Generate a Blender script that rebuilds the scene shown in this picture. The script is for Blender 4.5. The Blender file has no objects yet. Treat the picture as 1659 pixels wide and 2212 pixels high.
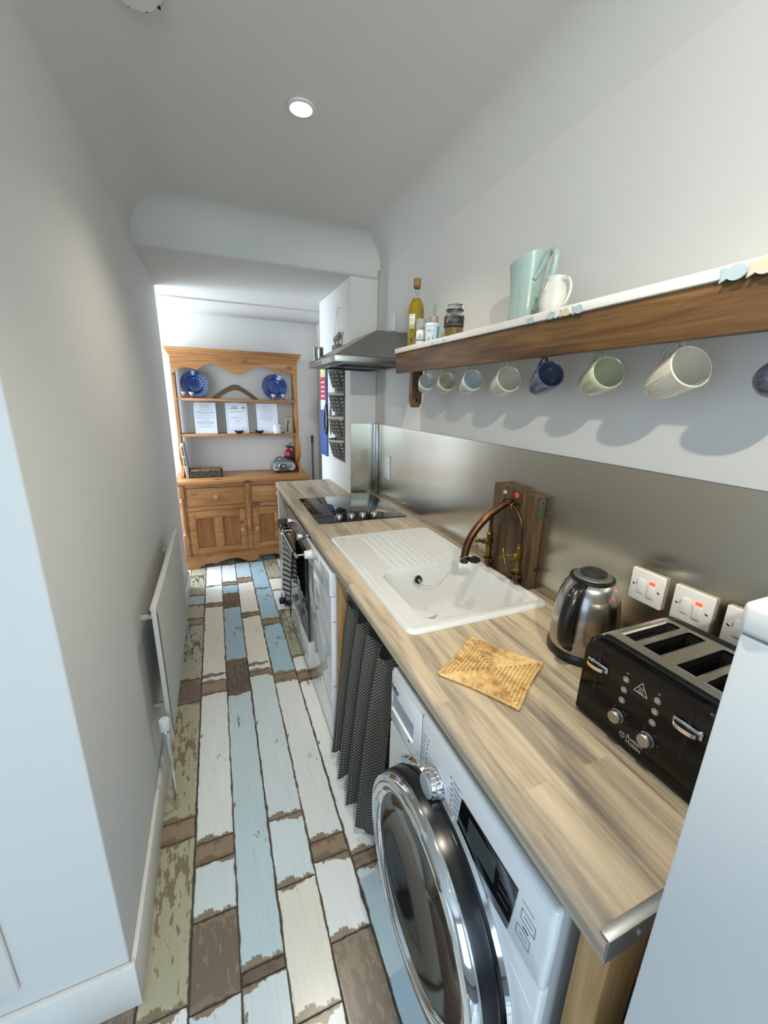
import bpy, bmesh, math, random
from mathutils import Vector, Matrix
PI = math.pi
random.seed(7)
S = bpy.context.scene
COL = S.collection

# ------------------------------------------------------------------ camera
cam_d = bpy.data.cameras.new('camera')
cam = bpy.data.objects.new('camera', cam_d)
COL.objects.link(cam)
S.camera = cam
cam_d.sensor_fit = 'HORIZONTAL'
cam_d.sensor_width = 36.0
cam_d.lens = 867.475 / 1659 * 36
cam_d.clip_start = 0.02
_r = Vector((0.92551652, -0.37790437, 0.02464684))
_d = Vector((-0.08000932, -0.25873141, -0.96263003))
_f = Vector((0.37015901, 0.88895801, -0.26969607))
m = Matrix.Identity(4)
for i in range(3):
    m[i][0] = _r[i]; m[i][1] = -_d[i]; m[i][2] = -_f[i]
m.translation = Vector((0, 0, 1.53))
cam.matrix_world = m

# ------------------------------------------------------------------ exposure, world, daylight
S.view_settings.view_transform = 'Standard'
S.view_settings.look = 'None'
S.view_settings.exposure = 1.0
S.view_settings.gamma = 1.0
S.view_settings.use_curve_mapping = False
W = bpy.data.worlds.new('sky'); S.world = W; W.use_nodes = True
W.node_tree.nodes['Background'].inputs[0].default_value = (0.62, 0.78, 1.0, 1)
W.node_tree.nodes['Background'].inputs[1].default_value = 1.0

def area(name, loc, direction, sx, sy, power, color, spread=PI):
    d = bpy.data.lights.new(name, 'AREA'); d.shape = 'RECTANGLE'; d.size = sx; d.size_y = sy
    d.energy = power; d.color = color; d.spread = spread
    o = bpy.data.objects.new(name, d); COL.objects.link(o)
    o.location = loc
    o.rotation_euler = Vector(direction).to_track_quat('-Z', 'Y').to_euler()
    return o
# daylight entering by the three windows (two in the near room, one in the far nook)
area('window_daylight', (-1.72, -0.9, 1.45), (1, 0, -0.12), 1.5, 1.2, 1.0, (0.58, 0.80, 1.0))
area('window_daylight', (-0.4, -2.32, 1.4), (0, 1, -0.1), 1.3, 1.5, 22, (0.60, 0.82, 1.0))
area('window_daylight', (-1.42, 3.86, 1.45), (1, -0.12, 0.0), 0.56, 1.1, 27, (0.72, 0.86, 1.0))
area('window_daylight', (-1.06, 4.22, 1.2), (0, -1, 0), 0.42, 1.6, 9, (0.74, 0.87, 1.0))

# ------------------------------------------------------------------ material helpers
def lin(c):
    return tuple(((v/255)/12.92 if v/255 <= 0.04045 else (((v/255)+0.055)/1.055)**2.4) for v in c) + (1,)
MATS = {}
class NT:
    def __init__(s, name):
        s.m = bpy.data.materials.new(name); s.m.use_nodes = True
        s.t = s.m.node_tree; s.b = s.t.nodes['Principled BSDF']
        MATS[name] = s.m
    def n(s, typ, **kw):
        nd = s.t.nodes.new(typ)
        for k, v in kw.items():
            if k.startswith('i_'):
                key = k[2:]
                key = int(key) if key.isdigit() else key.replace('_', ' ')
                nd.inputs[key].default_value = v
            else: setattr(nd, k, v)
        return nd
    def l(s, a, b): s.t.links.new(a, b)
    def set(s, **kw):
        for k, v in kw.items(): s.b.inputs[k.replace('_', ' ')].default_value = v
    def coord(s, scale=(1, 1, 1), kind='Object', rot=(0, 0, 0)):
        tc = s.n('ShaderNodeTexCoord'); mp = s.n('ShaderNodeMapping')
        s.l(tc.outputs[kind], mp.inputs[0]); mp.inputs['Scale'].default_value = scale
        mp.inputs['Rotation'].default_value = rot
        return mp.outputs[0]
    def ramp(s, fac, stops):
        r = s.n('ShaderNodeValToRGB'); s.l(fac, r.inputs[0])
        e = r.color_ramp.elements
        e[0].position, e[0].color = stops[0][0], stops[0][1]
        e[1].position, e[1].color = stops[-1][0], stops[-1][1]
        for p, c in stops[1:-1]:
            x = e.new(p); x.color = c
        return r.outputs[0]
    def mix(s, fac, a, b, blend='MIX'):
        x = s.n('ShaderNodeMix'); x.data_type = 'RGBA'; x.blend_type = blend
        for sock, v in ((x.inputs[0], fac), (x.inputs[6], a), (x.inputs[7], b)):
            if hasattr(v, 'node'): s.l(v, sock)
            else: sock.default_value = v
        return x.outputs[2]
    def math(s, op, a, b=0.0, c=0.0):
        x = s.n('ShaderNodeMath'); x.operation = op
        for sock, v in zip(x.inputs, (a, b, c)):
            if hasattr(v, 'node'): s.l(v, sock)
            else: sock.default_value = v
        return x.outputs[0]
    def bump(s, h, strength=0.2, dist=0.002):
        b = s.n('ShaderNodeBump'); b.inputs['Strength'].default_value = strength
        b.inputs['Distance'].default_value = dist
        s.l(h, b.inputs['Height']); s.l(b.outputs[0], s.b.inputs['Normal'])

def plain(name, rgb, rough=0.5, metal=0.0, var=0.04, scale=40, bump=0.0, **kw):
    """a plain colour with a faint procedural variation"""
    t = NT(name); c = lin(rgb)
    nz = t.n('ShaderNodeTexNoise', i_Scale=scale, i_Detail=3.0); t.l(t.coord(), nz.inputs['Vector'])
    a = tuple(v*(1-var) for v in c[:3])+(1,); b = tuple(min(1, v*(1+var)) for v in c[:3])+(1,)
    t.l(t.ramp(nz.outputs[0], [(0.3, a), (0.7, b)]), t.b.inputs['Base Color'])
    t.set(Roughness=rough, Metallic=metal, **kw)
    if bump: t.bump(nz.outputs[0], bump)
    return t.m

def wood(name, dark, mid, light, axis='Y', rough=0.45, ring=1.0, knots=True, sc=1.0):
    t = NT(name)
    s = {'X': (1.2, 14, 14), 'Y': (14, 1.2, 14), 'Z': (14, 14, 1.2)}[axis]
    s = tuple(v*sc for v in s)
    co = t.coord(s)
    nz = t.n('ShaderNodeTexNoise', i_Scale=1.6, i_Detail=4.0, i_Roughness=0.6, i_Distortion=ring); t.l(co, nz.inputs['Vector'])
    s2 = {'X': (3, 90, 90), 'Y': (90, 3, 90), 'Z': (90, 90, 3)}[axis]
    n2 = t.n('ShaderNodeTexNoise', i_Scale=1.5, i_Detail=3.0); t.l(t.coord(s2), n2.inputs['Vector'])
    f = t.math('ADD', t.math('MULTIPLY', nz.outputs[0], 0.72), t.math('MULTIPLY', n2.outputs[0], 0.28))
    colr = t.ramp(f, [(0.34, lin(dark)), (0.5, lin(mid)), (0.68, lin(light))])
    if knots:
        s3 = {'X': (5, 9, 9), 'Y': (9, 5, 9), 'Z': (9, 9, 5)}[axis]
        v = t.n('ShaderNodeTexVoronoi', i_Scale=0.75); t.l(t.coord(s3), v.inputs['Vector'])
        kf = t.ramp(v.outputs['Distance'], [(0.10, (1, 1, 1, 1)), (0.19, (0, 0, 0, 1))])
        colr = t.mix(t.math('MULTIPLY', kf, 0.75), colr, lin(tuple(int(x*0.45) for x in dark)))
    t.l(colr, t.b.inputs['Base Color']); t.set(Roughness=rough)
    t.bump(n2.outputs[0], 0.15, 0.001)
    return t.m

def glass(name, rgb=(255, 255, 255), rough=0.0, ior=1.45, trans=1.0):
    t = NT(name); t.set(Roughness=rough, IOR=ior); t.b.inputs['Transmission Weight'].default_value = trans
    nz = t.n('ShaderNodeTexNoise', i_Scale=3.0); c = lin(rgb)
    t.l(t.ramp(nz.outputs[0], [(0.3, tuple(v*0.97 for v in c[:3])+(1,)), (0.7, c)]), t.b.inputs['Base Color'])
    return t.m

def emit(name, rgb, strength):
    t = NT(name); t.set(Roughness=0.4); t.b.inputs['Base Color'].default_value = lin(rgb)
    t.b.inputs['Emission Color'].default_value = lin(rgb); t.b.inputs['Emission Strength'].default_value = strength
    return t.m

# walls, ceiling
def wallmat(name, rgb):
    t = NT(name); c = lin(rgb)
    n1 = t.n('ShaderNodeTexNoise', i_Scale=1.3, i_Detail=2.0); t.l(t.coord(), n1.inputs['Vector'])
    n2 = t.n('ShaderNodeTexNoise', i_Scale=60.0, i_Detail=5.0); t.l(t.coord(), n2.inputs['Vector'])
    n3 = t.n('ShaderNodeTexNoise', i_Scale=5.0, i_Detail=2.0); t.l(t.coord(), n3.inputs['Vector'])
    t.l(t.ramp(n1.outputs[0], [(0.3, tuple(v*0.97 for v in c[:3])+(1,)), (0.7, c)]), t.b.inputs['Base Color'])
    t.set(Roughness=0.75)
    h = t.math('ADD', t.math('MULTIPLY', n2.outputs[0], 0.25), n3.outputs[0])
    t.bump(h, 0.35, 0.006)
    return t.m
M_WALL = wallmat('painted_plaster', (222, 220, 216))
M_CEIL = wallmat('ceiling_paint', (218, 216, 211))
M_TRIM = plain('trim_paint', (226, 222, 216), 0.4, var=0.02)
M_WHITE = plain('white_enamel', (226, 228, 230), 0.22, var=0.01, Coat_Weight=0.3)
M_WHITE2 = plain('white_gloss_front', (222, 225, 228), 0.08, var=0.01, Coat_Weight=0.5)
M_FRIDGE = plain('fridge_white', (206, 212, 216), 0.35, var=0.015, bump=0.06, scale=260)
M_WPLAST = plain('white_plastic', (225, 224, 222), 0.35, var=0.01)
M_GREYLINE = plain('grey_print', (120, 126, 132), 0.5)
M_BLACKP = plain('black_plastic', (14, 14, 15), 0.3, var=0.1)
M_BLACKG = plain('black_gloss', (5, 5, 6), 0.08, var=0.1, Specular_IOR_Level=0.35)
M_HOB = plain('hob_glass', (5, 5, 7), 0.03, var=0.1)
M_CHROME = plain('chrome', (215, 217, 220), 0.06, 1.0, var=0.02)
M_SATIN = plain('satin_knob', (190, 190, 188), 0.3, 1.0, var=0.03)
M_ALU = plain('aluminium', (170, 172, 175), 0.28, 1.0, var=0.05)
M_HOOD = plain('hood_steel', (150, 151, 147), 0.34, 1.0, var=0.04)
M_BRASS = plain('old_brass', (128, 104, 60), 0.32, 1.0, var=0.25, scale=60)
M_COPPER = plain('aged_copper', (98, 70, 52), 0.36, 1.0, var=0.3, scale=50)
M_CERAM = plain('sink_ceramic', (212, 213, 212), 0.12, var=0.01, Coat_Weight=0.4)
M_DARK = plain('dark_void', (22, 20, 18), 0.8)

def brushed(name, rgb, rough, aniso_axis='y', strength=0.35):
    t = NT(name); c = lin(rgb)
    sc = {'y': (300, 3, 600), 'z': (400, 400, 3), 'x': (3, 500, 400)}[aniso_axis]
    nz = t.n('ShaderNodeTexNoise', i_Scale=1.0, i_Detail=2.0); t.l(t.coord(sc), nz.inputs['Vector'])
    n2 = t.n('ShaderNodeTexNoise', i_Scale=1.1, i_Detail=1.0); t.l(t.coord((1, 2.2, 0.7)), n2.inputs['Vector'])
    t.l(t.ramp(nz.outputs[0], [(0.2, tuple(v*0.9 for v in c[:3])+(1,)), (0.8, c)]), t.b.inputs['Base Color'])
    t.set(Roughness=rough, Metallic=1.0)
    h = t.math('ADD', t.math('MULTIPLY', nz.outputs[0], 0.02), n2.outputs[0])
    b = t.n('ShaderNodeBump'); b.inputs['Strength'].default_value = strength; b.inputs['Distance'].default_value = 0.02
    t.l(h, b.inputs['Height']); t.l(b.outputs[0], t.b.inputs['Normal'])
    tg = t.n('ShaderNodeTangent', direction_type='RADIAL', axis='Z')
    t.l(tg.outputs[0], t.b.inputs['Tangent'])
    t.b.inputs['Anisotropic'].default_value = 0.75
    return t.m
M_SPLASH = brushed('splash_steel', (204, 198, 184), 0.22, strength=0.12)
M_STEEL = brushed('kettle_steel', (176, 172, 166), 0.2, 'y', 0.05)
M_TOASTTOP = brushed('toaster_steel', (214, 208, 194), 0.28, 'x', 0.05)

# worktop laminate: printed staves
def worktop_mat():
    t = NT('worktop_laminate')
    tc = t.n('ShaderNodeTexCoord'); sp = t.n('ShaderNodeSeparateXYZ'); t.l(tc.outputs['Object'], sp.inputs[0])
    cb = t.n('ShaderNodeCombineXYZ'); t.l(sp.outputs[1], cb.inputs[0]); t.l(sp.outputs[0], cb.inputs[1])
    br = t.n('ShaderNodeTexBrick'); t.l(cb.outputs[0], br.inputs['Vector'])
    br.inputs['Scale'].default_value = 1.0; br.inputs['Brick Width'].default_value = 0.62; br.inputs['Row Height'].default_value = 0.071
    br.inputs['Mortar Size'].default_value = 0.0; br.offset = 0.37
    br.inputs['Color1'].default_value = (0, 0, 0, 1); br.inputs['Color2'].default_value = (1, 1, 1, 1)
    co = t.coord((16, 1.3, 16))
    vadd = t.n('ShaderNodeVectorMath', operation='ADD'); t.l(co, vadd.inputs[0])
    vm = t.n('ShaderNodeVectorMath', operation='SCALE'); t.l(br.outputs[0], vm.inputs[0]); vm.inputs['Scale'].default_value = 9.0
    t.l(vm.outputs[0], vadd.inputs[1])
    n1 = t.n('ShaderNodeTexNoise', i_Scale=1.2, i_Detail=4.0, i_Distortion=0.6); t.l(vadd.outputs[0], n1.inputs['Vector'])
    n2 = t.n('ShaderNodeTexNoise', i_Scale=1.0, i_Detail=4.0, i_Roughness=0.65); t.l(t.coord((120, 7, 120)), n2.inputs['Vector'])
    f = t.math('ADD', t.math('MULTIPLY', n1.outputs[0], 0.68), t.math('MULTIPLY', n2.outputs[0], 0.32))
    f = t.math('ADD', f, t.math('MULTIPLY', t.math('SUBTRACT', br.outputs[0], 0.5), 0.07))
    c = t.ramp(f, [(0.33, lin((118, 110, 102))), (0.42, lin((150, 137, 121))), (0.52, lin((184, 167, 143))), (0.66, lin((206, 189, 163)))])
    t.l(c, t.b.inputs['Base Color']); t.set(Roughness=0.42)
    t.bump(n2.outputs[0], 0.08, 0.001)
    return t.m
M_TOP = worktop_mat()

# floor planks: distressed paint over brown timber; UVMap = metres from the plank's left/near edge, UVFar = metres from right/far edge
def plank_mat(name, paint, brown=(126, 106, 90), wear=0.0, spots=0.45, tint=(150, 134, 112)):
    t = NT(name)
    u1 = t.n('ShaderNodeUVMap'); u1.uv_map = 'UVMap'; u2 = t.n('ShaderNodeUVMap'); u2.uv_map = 'UVFar'
    a = t.n('ShaderNodeSeparateXYZ'); t.l(u1.outputs[0], a.inputs[0]); b = t.n('ShaderNodeSeparateXYZ'); t.l(u2.outputs[0], b.inputs[0])
    dx = t.math('MINIMUM', a.outputs[0], b.outputs[0]); dy = t.math('MINIMUM', a.outputs[1], b.outputs[1])
    d = t.math('MINIMUM', dx, dy)
    info = t.n('ShaderNodeObjectInfo')
    co = t.coord((1, 0.35, 1)); va = t.n('ShaderNodeVectorMath', operation='ADD'); t.l(co, va.inputs[0])
    t.l(info.outputs['Location'], va.inputs[1])
    ne = t.n('ShaderNodeTexNoise', i_Scale=38.0, i_Detail=5.0, i_Roughness=0.65); t.l(va.outputs[0], ne.inputs['Vector'])
    edge = t.math('ADD', d, t.math('MULTIPLY', t.math('SUBTRACT', ne.outputs[0], 0.5), 0.022))
    m_edge = t.ramp(edge, [(0.0002, (1, 1, 1, 1)), (0.0016, (0, 0, 0, 1))])
    # worn flecks stretched along the board
    co2 = t.coord((1, 0.28, 1)); n3 = t.n('ShaderNodeTexNoise', i_Scale=55.0, i_Detail=6.0, i_Roughness=0.6); t.l(co2, n3.inputs['Vector'])
    n4 = t.n('ShaderNodeTexNoise', i_Scale=6.0, i_Detail=2.0); t.l(t.coord((1.2, 0.5, 1)), n4.inputs['Vector'])
    fl = t.math('ADD', t.math('MULTIPLY', n3.outputs[0], 0.55), t.math('MULTIPLY', n4.outputs[0], 0.45))
    m_fl = t.ramp(fl, [(0.598-wear, (0, 0, 0, 1)), (0.604-wear, (1, 1, 1, 1))])
    n5 = t.n('ShaderNodeTexNoise', i_Scale=1.0, i_Detail=4.0); t.l(t.coord((110, 6, 110)), n5.inputs['Vector'])
    p = lin(paint); pd = tuple(v*0.93 for v in p[:3])+(1,)
    pc = t.ramp(n5.outputs[0], [(0.3, pd), (0.6, p)])
    bc = t.ramp(n5.outputs[0], [(0.3, lin(tuple(int(x*0.72) for x in brown))), (0.7, lin(brown))])
    n6 = t.n('ShaderNodeTexNoise', i_Scale=11.0, i_Detail=7.0, i_Roughness=0.62); t.l(t.coord((1, 0.7, 1)), n6.inputs['Vector'])
    ends = t.math('ADD', dy, t.math('MULTIPLY', t.math('SUBTRACT', n6.outputs[0], 0.5), 0.15))
    m_end = t.ramp(ends, [(0.004, (1, 1, 1, 1)), (0.007, (0, 0, 0, 1))])
    c = t.mix(m_fl, pc, lin(tint))
    c = t.mix(m_end, c, lin(tuple(int(x*0.97) for x in tint)))
    c = t.mix(m_edge, c, bc)
    hue = t.n('ShaderNodeHueSaturation'); t.l(c, hue.inputs['Color'])
    t.l(t.math('ADD', 0.93, t.math('MULTIPLY', info.outputs['Random'], 0.1)), hue.inputs['Value'])
    t.l(hue.outputs[0], t.b.inputs['Base Color']); t.set(Roughness=0.24)
    t.bump(t.math('SUBTRACT', 1.0, m_edge), 0.12, 0.001)
    return t.m
PM = {'w': plank_mat('plank_white', (240, 242, 240)), 'k': plank_mat('plank_cream', (240, 234, 220)),
      'b': plank_mat('plank_blue', (204, 222, 229)), 'l': plank_mat('plank_pale_blue', (224, 234, 238)),
      's': plank_mat('plank_sky', (172, 202, 216), wear=0.03), 'g': plank_mat('plank_olive', (182, 178, 152), wear=0.075, tint=(138, 124, 98)),
      'h': plank_mat('plank_green', (182, 178, 156), wear=0.07, tint=(96, 98, 72)),
      'n': plank_mat('plank_brown', (126, 110, 98), brown=(98, 84, 74), tint=(146, 128, 108), wear=0.09),
      't': plank_mat('plank_tan', (154, 134, 112), brown=(110, 92, 76), tint=(136, 112, 90)),
      'd': plank_mat('plank_dark', (100, 84, 74), brown=(76, 64, 56), tint=(120, 102, 88), wear=0.12)}
M_GAP = plain('plank_gap', (72, 62, 56), 0.7)

# ------------------------------------------------------------------ geometry helpers
class MB:
    def __init__(s): s.v = []; s.f = []; s.fm = []
    def add(s, vs, fs, mi=0):
        o = len(s.v); s.v += [tuple(v) for v in vs]; s.f += [tuple(i+o for i in f) for f in fs]; s.fm += [mi]*len(fs); return s
    def box(s, x0, x1, y0, y1, z0, z1, b=0.0, mi=0):
        if x0 > x1: x0, x1 = x1, x0
        if y0 > y1: y0, y1 = y1, y0
        if z0 > z1: z0, z1 = z1, z0
        b = min(b, (x1-x0)*0.49, (y1-y0)*0.49, (z1-z0)*0.49)
        if b <= 0:
            vs = [(x, y, z) for x in (x0, x1) for y in (y0, y1) for z in (z0, z1)]
            return s.add(vs, [(0, 1, 3, 2), (4, 6, 7, 5), (0, 4, 5, 1), (2, 3, 7, 6), (0, 2, 6, 4), (1, 5, 7, 3)], mi)
        bm = bmesh.new(); bmesh.ops.create_cube(bm, size=1)
        for v in bm.verts:
            v.co = Vector(((x0+x1)/2+v.co.x*(x1-x0), (y0+y1)/2+v.co.y*(y1-y0), (z0+z1)/2+v.co.z*(z1-z0)))
        bmesh.ops.bevel(bm, geom=bm.edges[:], offset=b, segments=3 if b > 0.004 else 2, profile=0.5, affect='EDGES')
        bm.verts.index_update()
        s.add([v.co[:] for v in bm.verts], [[v.index for v in f.verts] for f in bm.faces], mi); bm.free(); return s
    def prism(s, poly, axis, a, b, mi=0):
        """poly in the two other axes (order kept: X->(y,z), Y->(x,z), Z->(x,y))"""
        n = len(poly); vs = []
        for c in (a, b):
            for p, q in poly:
                vs.append({'X': (c, p, q), 'Y': (p, c, q), 'Z': (p, q, c)}[axis])
        fs = [tuple(range(n))[::-1], tuple(range(n, 2*n))] + [(i, (i+1) % n, n+(i+1) % n, n+i) for i in range(n)]
        return s.add(vs, fs, mi)
    def lathe(s, prof, c=(0, 0, 0), axis=(0, 0, 1), seg=28, mi=0, closed=False):
        """prof = [(r, h)...] along axis"""
        q = Vector(axis).normalized().to_track_quat('Z', 'Y'); vs = []; c = Vector(c)
        for r, h in prof:
            for k in range(seg):
                a = 2*PI*k/seg; vs.append(c+q @ Vector((r*math.cos(a), r*math.sin(a), h)))
        n = len(prof); fs = []
        for i in range(n-1 if not closed else n):
            for k in range(seg):
                j = (i+1) % n; k2 = (k+1) % seg
                fs.append((i*seg+k, i*seg+k2, j*seg+k2, j*seg+k))
        if not closed:
            if prof[0][0] > 1e-6: fs.append(tuple(range(seg))[::-1])
            if prof[-1][0] > 1e-6: fs.append(tuple((n-1)*seg+k for k in range(seg)))
        return s.add(vs, fs, mi)
    def cyl(s, p0, p1, r, r1=None, seg=20, mi=0):
        p0 = Vector(p0); d = Vector(p1)-p0
        return s.lathe([(r, 0), (r if r1 is None else r1, d.length)], p0, d, seg, mi)
    def disc(s, c, axis, r, h, bev=0.001, seg=28, mi=0):
        return s.lathe([(r-bev, 0), (r, bev), (r, h-bev), (r-bev, h)], c, axis, seg, mi)
    def tube(s, pts, r, seg=10, mi=0, closed=False, flat=None):
        P = [Vector(p) for p in pts]; n = len(P); vs = []
        up = None
        for i in range(n):
            if closed: t = P[(i+1) % n]-P[i-1]
            else: t = P[min(i+1, n-1)]-P[max(i-1, 0)]
            t.normalize()
            if up is None: up = Vector((0, 0, 1)) if abs(t.z) < 0.9 else Vector((1, 0, 0))
            a = t.cross(up).normalized(); up = a.cross(t).normalized()
            rr = r[i] if isinstance(r, (list, tuple)) else r
            for k in range(seg):
                an = 2*PI*k/seg
                vs.append(P[i]+a*rr*math.cos(an)*(flat or 1.0)+up*rr*math.sin(an))
        fs = []
        for i in range(n-1 if not closed else n):
            for k in range(seg):
                j = (i+1) % n; k2 = (k+1) % seg
                fs.append((i*seg+k, i*seg+k2, j*seg+k2, j*seg+k))
        if not closed: fs += [tuple(range(seg)), tuple((n-1)*seg+k for k in range(seg))[::-1]]
        return s.add(vs, fs, mi)
    def grid(s, fn, nu, nv, mi=0):
        vs = [fn(i/nu, j/nv) for i in range(nu+1) for j in range(nv+1)]
        fs = [(i*(nv+1)+j, (i+1)*(nv+1)+j, (i+1)*(nv+1)+j+1, i*(nv+1)+j+1) for i in range(nu) for j in range(nv)]
        return s.add(vs, fs, mi)
    def xf(s, mat, start=0):
        for i in range(start, len(s.v)): s.v[i] = tuple(mat @ Vector(s.v[i]))
        return s

def smooth_path(pts, n=8):
    P = [Vector(p) for p in pts]; out = []
    for i in range(len(P)-1):
        p0 = P[max(i-1, 0)]; p1 = P[i]; p2 = P[i+1]; p3 = P[min(i+2, len(P)-1)]
        for k in range(n):
            t = k/n
            out.append(0.5*((2*p1)+(p2-p0)*t+(2*p0-5*p1+4*p2-p3)*t*t+(3*p1-p0-3*p2+p3)*t**3))
    out.append(P[-1]); return out

def obj(name, mb, mat, parent=None, loc=None, rot=None, smooth=35, label=None, recalc=True):
    me = bpy.data.meshes.new(name)
    me.from_pydata(mb.v, [], mb.f)
    for mm in (mat if isinstance(mat, (list, tuple)) else [mat]): me.materials.append(mm)
    if any(mb.fm): me.polygons.foreach_set('material_index', mb.fm)
    if recalc:
        bm = bmesh.new(); bm.from_mesh(me); bmesh.ops.recalc_face_normals(bm, faces=bm.faces[:]); bm.to_mesh(me); bm.free()
    me.validate()
    if smooth:
        me.shade_smooth(); me.set_sharp_from_angle(angle=math.radians(smooth))
    o = bpy.data.objects.new(name, me); COL.objects.link(o)
    if parent: o.parent = parent
    if loc: o.location = loc
    if rot: o.rotation_euler = rot
    if label: o['label'] = label
    return o
def tag(o, label, cat, group=None, kind=None):
    o['label'] = label; o['category'] = cat
    if group: o['group'] = group
    if kind: o['kind'] = kind
    return o
def thing(name, label, cat, loc=(0, 0, 0), rot=(0, 0, 0), group=None):
    o = bpy.data.objects.new(name, None); COL.objects.link(o); o.location = loc; o.rotation_euler = rot
    o.empty_display_size = 0.05
    return tag(o, label, cat, group)
def struct(name, mb, mat, label, cat, parent=None, smooth=35, recalc=True):
    o = obj(name, mb, mat, parent, smooth=smooth, recalc=recalc); o['kind'] = 'structure'
    if not parent: o['label'] = label; o['category'] = cat
    return o
def copy_tree(o, parent=None):
    c = o.copy(); COL.objects.link(c); c.parent = parent
    for ch in list(o.children): copy_tree(ch, c)
    return c
def text(name, s, size, mat, parent, origin, xdir, ydir, depth=0.0006, align='LEFT', bold=0.0):
    cu = bpy.data.curves.new(name, 'FONT'); cu.body = s; cu.size = size; cu.extrude = depth/2; cu.align_x = align; cu.offset = bold
    to = bpy.data.objects.new(name, cu); COL.objects.link(to)
    dg = bpy.context.evaluated_depsgraph_get(); me = bpy.data.meshes.new_from_object(to.evaluated_get(dg))
    bpy.data.objects.remove(to)
    x = Vector(xdir).normalized(); y = Vector(ydir).normalized(); z = x.cross(y)
    M = Matrix(((x.x, y.x, z.x, origin[0]), (x.y, y.y, z.y, origin[1]), (x.z, y.z, z.z, origin[2]), (0, 0, 0, 1)))
    me.transform(M); me.materials.clear(); me.materials.append(mat)
    o = bpy.data.objects.new(name, me); COL.objects.link(o); o.parent = parent
    return o

# ================================================================== THE ROOM
XW = 0.995   # right wall
XL = -0.31   # left wall of the galley
def wall_with_hole(a0, a1, h0, h1, z0, z1, c0, c1, axis):
    mb = MB()
    for p0, p1, q0, q1 in ((a0, h0, 0, 2.6), (h1, a1, 0, 2.6), (h0, h1, 0, z0), (h0, h1, z1, 2.6)):
        if axis == 'x': mb.box(c0, c1, p0, p1, q0, q1)
        else: mb.box(p0, p1, c0, c1, q0, q1)
    return mb
struct('wall_right', MB().box(XW, XW+0.12, -2.5, 4.37, 0, 2.6), M_WALL, 'long white plaster wall behind worktop and shelf', 'wall')
struct('wall_left', MB().box(-1.86, XL, 0.85, 3.39, 0, 2.6, 0.005), M_WALL, 'white plaster wall on the left with the radiator', 'wall')
struct('wall_back', wall_with_hole(-1.6, XW, -1.3, -0.82, 0.35, 2.05, 4.25, 4.37, 'y'), M_WALL, 'white wall behind the pine dresser', 'wall')
chim = struct('wall_pier', MB().box(0.815, XW-0.001, 2.57, 3.37, 0, 2.25, 0.006), M_WALL, 'narrow white chimney pier at the far end of the worktop', 'wall')
struct('wall_far_left', wall_with_hole(3.39, 4.37, 3.5, 4.16, 0.85, 2.05, -1.6, -1.46, 'x'), M_WALL, 'white wall of the far nook around its window', 'wall')
struct('wall_near_left', wall_with_hole(-2.5, 0.85, -1.7, -0.1, 0.8, 2.1, -1.86, -1.74, 'x'), M_WALL, 'white wall of the near room around its window', 'wall')
struct('wall_front', wall_with_hole(-1.86, 1.1, -1.1, 0.3, 0.6, 2.2, -2.5, -2.38, 'y'), M_WALL, 'white wall behind the camera around its window', 'wall')
def window(n, axis, c, a0, a1, z0, z1, label):
    mb = MB(); w = 0.05
    am = (a0+a1)/2
    for p0, p1, q0, q1 in ((a0, a0+w, z0, z1), (a1-w, a1, z0, z1), (a0+w, a1-w, z0, z0+w), (a0+w, a1-w, z1-w, z1), (am-w/2, am+w/2, z0+w, z1-w)):
        if axis == 'x': mb.box(c-0.03, c+0.03, p0, p1, q0, q1)
        else: mb.box(p0, p1, c-0.03, c+0.03, q0, q1)
    o = struct('window_%d' % n, mb, M_TRIM, label, 'window')
window(1, 'x', -1.55, 3.5, 4.16, 0.85, 2.05, 'white framed window of the far nook')
window(2, 'x', -1.81, -1.7, -0.1, 0.8, 2.1, 'white framed side window of the near room')
window(4, 'y', 4.31, -1.3, -0.82, 0.35, 2.05, 'white framed tall window left of the dresser')
window(3, 'y', -2.45, -1.1, 0.3, 0.6, 2.2, 'white framed window behind the camera')

# ceilings
def ceil_mesh():
    R = 0.15; H = 2.43
    def drop(d, r=R):
        if d >= r: return 0
        d = max(d, 0); return r-math.sqrt(max(0, r*r-(r-d)**2))
    mb = MB()
    xs = [XL+(XW-XL)*i/60 for i in range(61)]; xs = sorted(set(round(v, 5) for v in xs+[XL+R*(1-math.cos(k*PI/20)) for k in range(11)]+[XW-R*(1-math.cos(k*PI/20)) for k in range(11)]))
    ys = [0.85+(2.55-0.85)*j/40 for j in range(41)]; ys = sorted(set(round(v, 5) for v in ys+[2.55-R*(1-math.cos(k*PI/20)) for k in range(11)]))
    vs = []
    for x in xs:
        for y in ys:
            z = H-max(drop(x-XL), drop(XW-x), drop(2.55-y))
            vs.append((x, y, z))
    ny = len(ys)
    mb.add(vs, [(i*ny+j, (i+1)*ny+j, (i+1)*ny+j+1, i*ny+j+1) for i in range(len(xs)-1) for j in range(ny-1)])
    # near part, coved on the right only
    ys2 = [-2.5, 0.85]; xs2 = [-1.86, -1.0, XL]+[x for x in xs if x > XL]
    vs = [(x, y, H-drop(XW-x)) for x in xs2 for y in ys2]
    mb.add(vs, [(i*2, (i+1)*2, (i+1)*2+1, i*2+1) for i in range(len(xs2)-1)])
    mb.box(-1.86, XW+0.1, -2.5, 2.56, 2.45, 2.5)
    return mb
cl = struct('ceiling', ceil_mesh(), M_CEIL, 'off-white coved ceiling of the galley', 'ceiling', smooth=60, recalc=False)
struct('ceiling', MB().box(-1.6, XW, 2.55, 3.67, 2.235, 2.52, 0.02).box(-1.6, XW, 3.66, 4.25, 2.222, 2.5, 0.004), M_CEIL, 'lower white ceiling beyond the bulkhead', 'ceiling')

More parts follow.
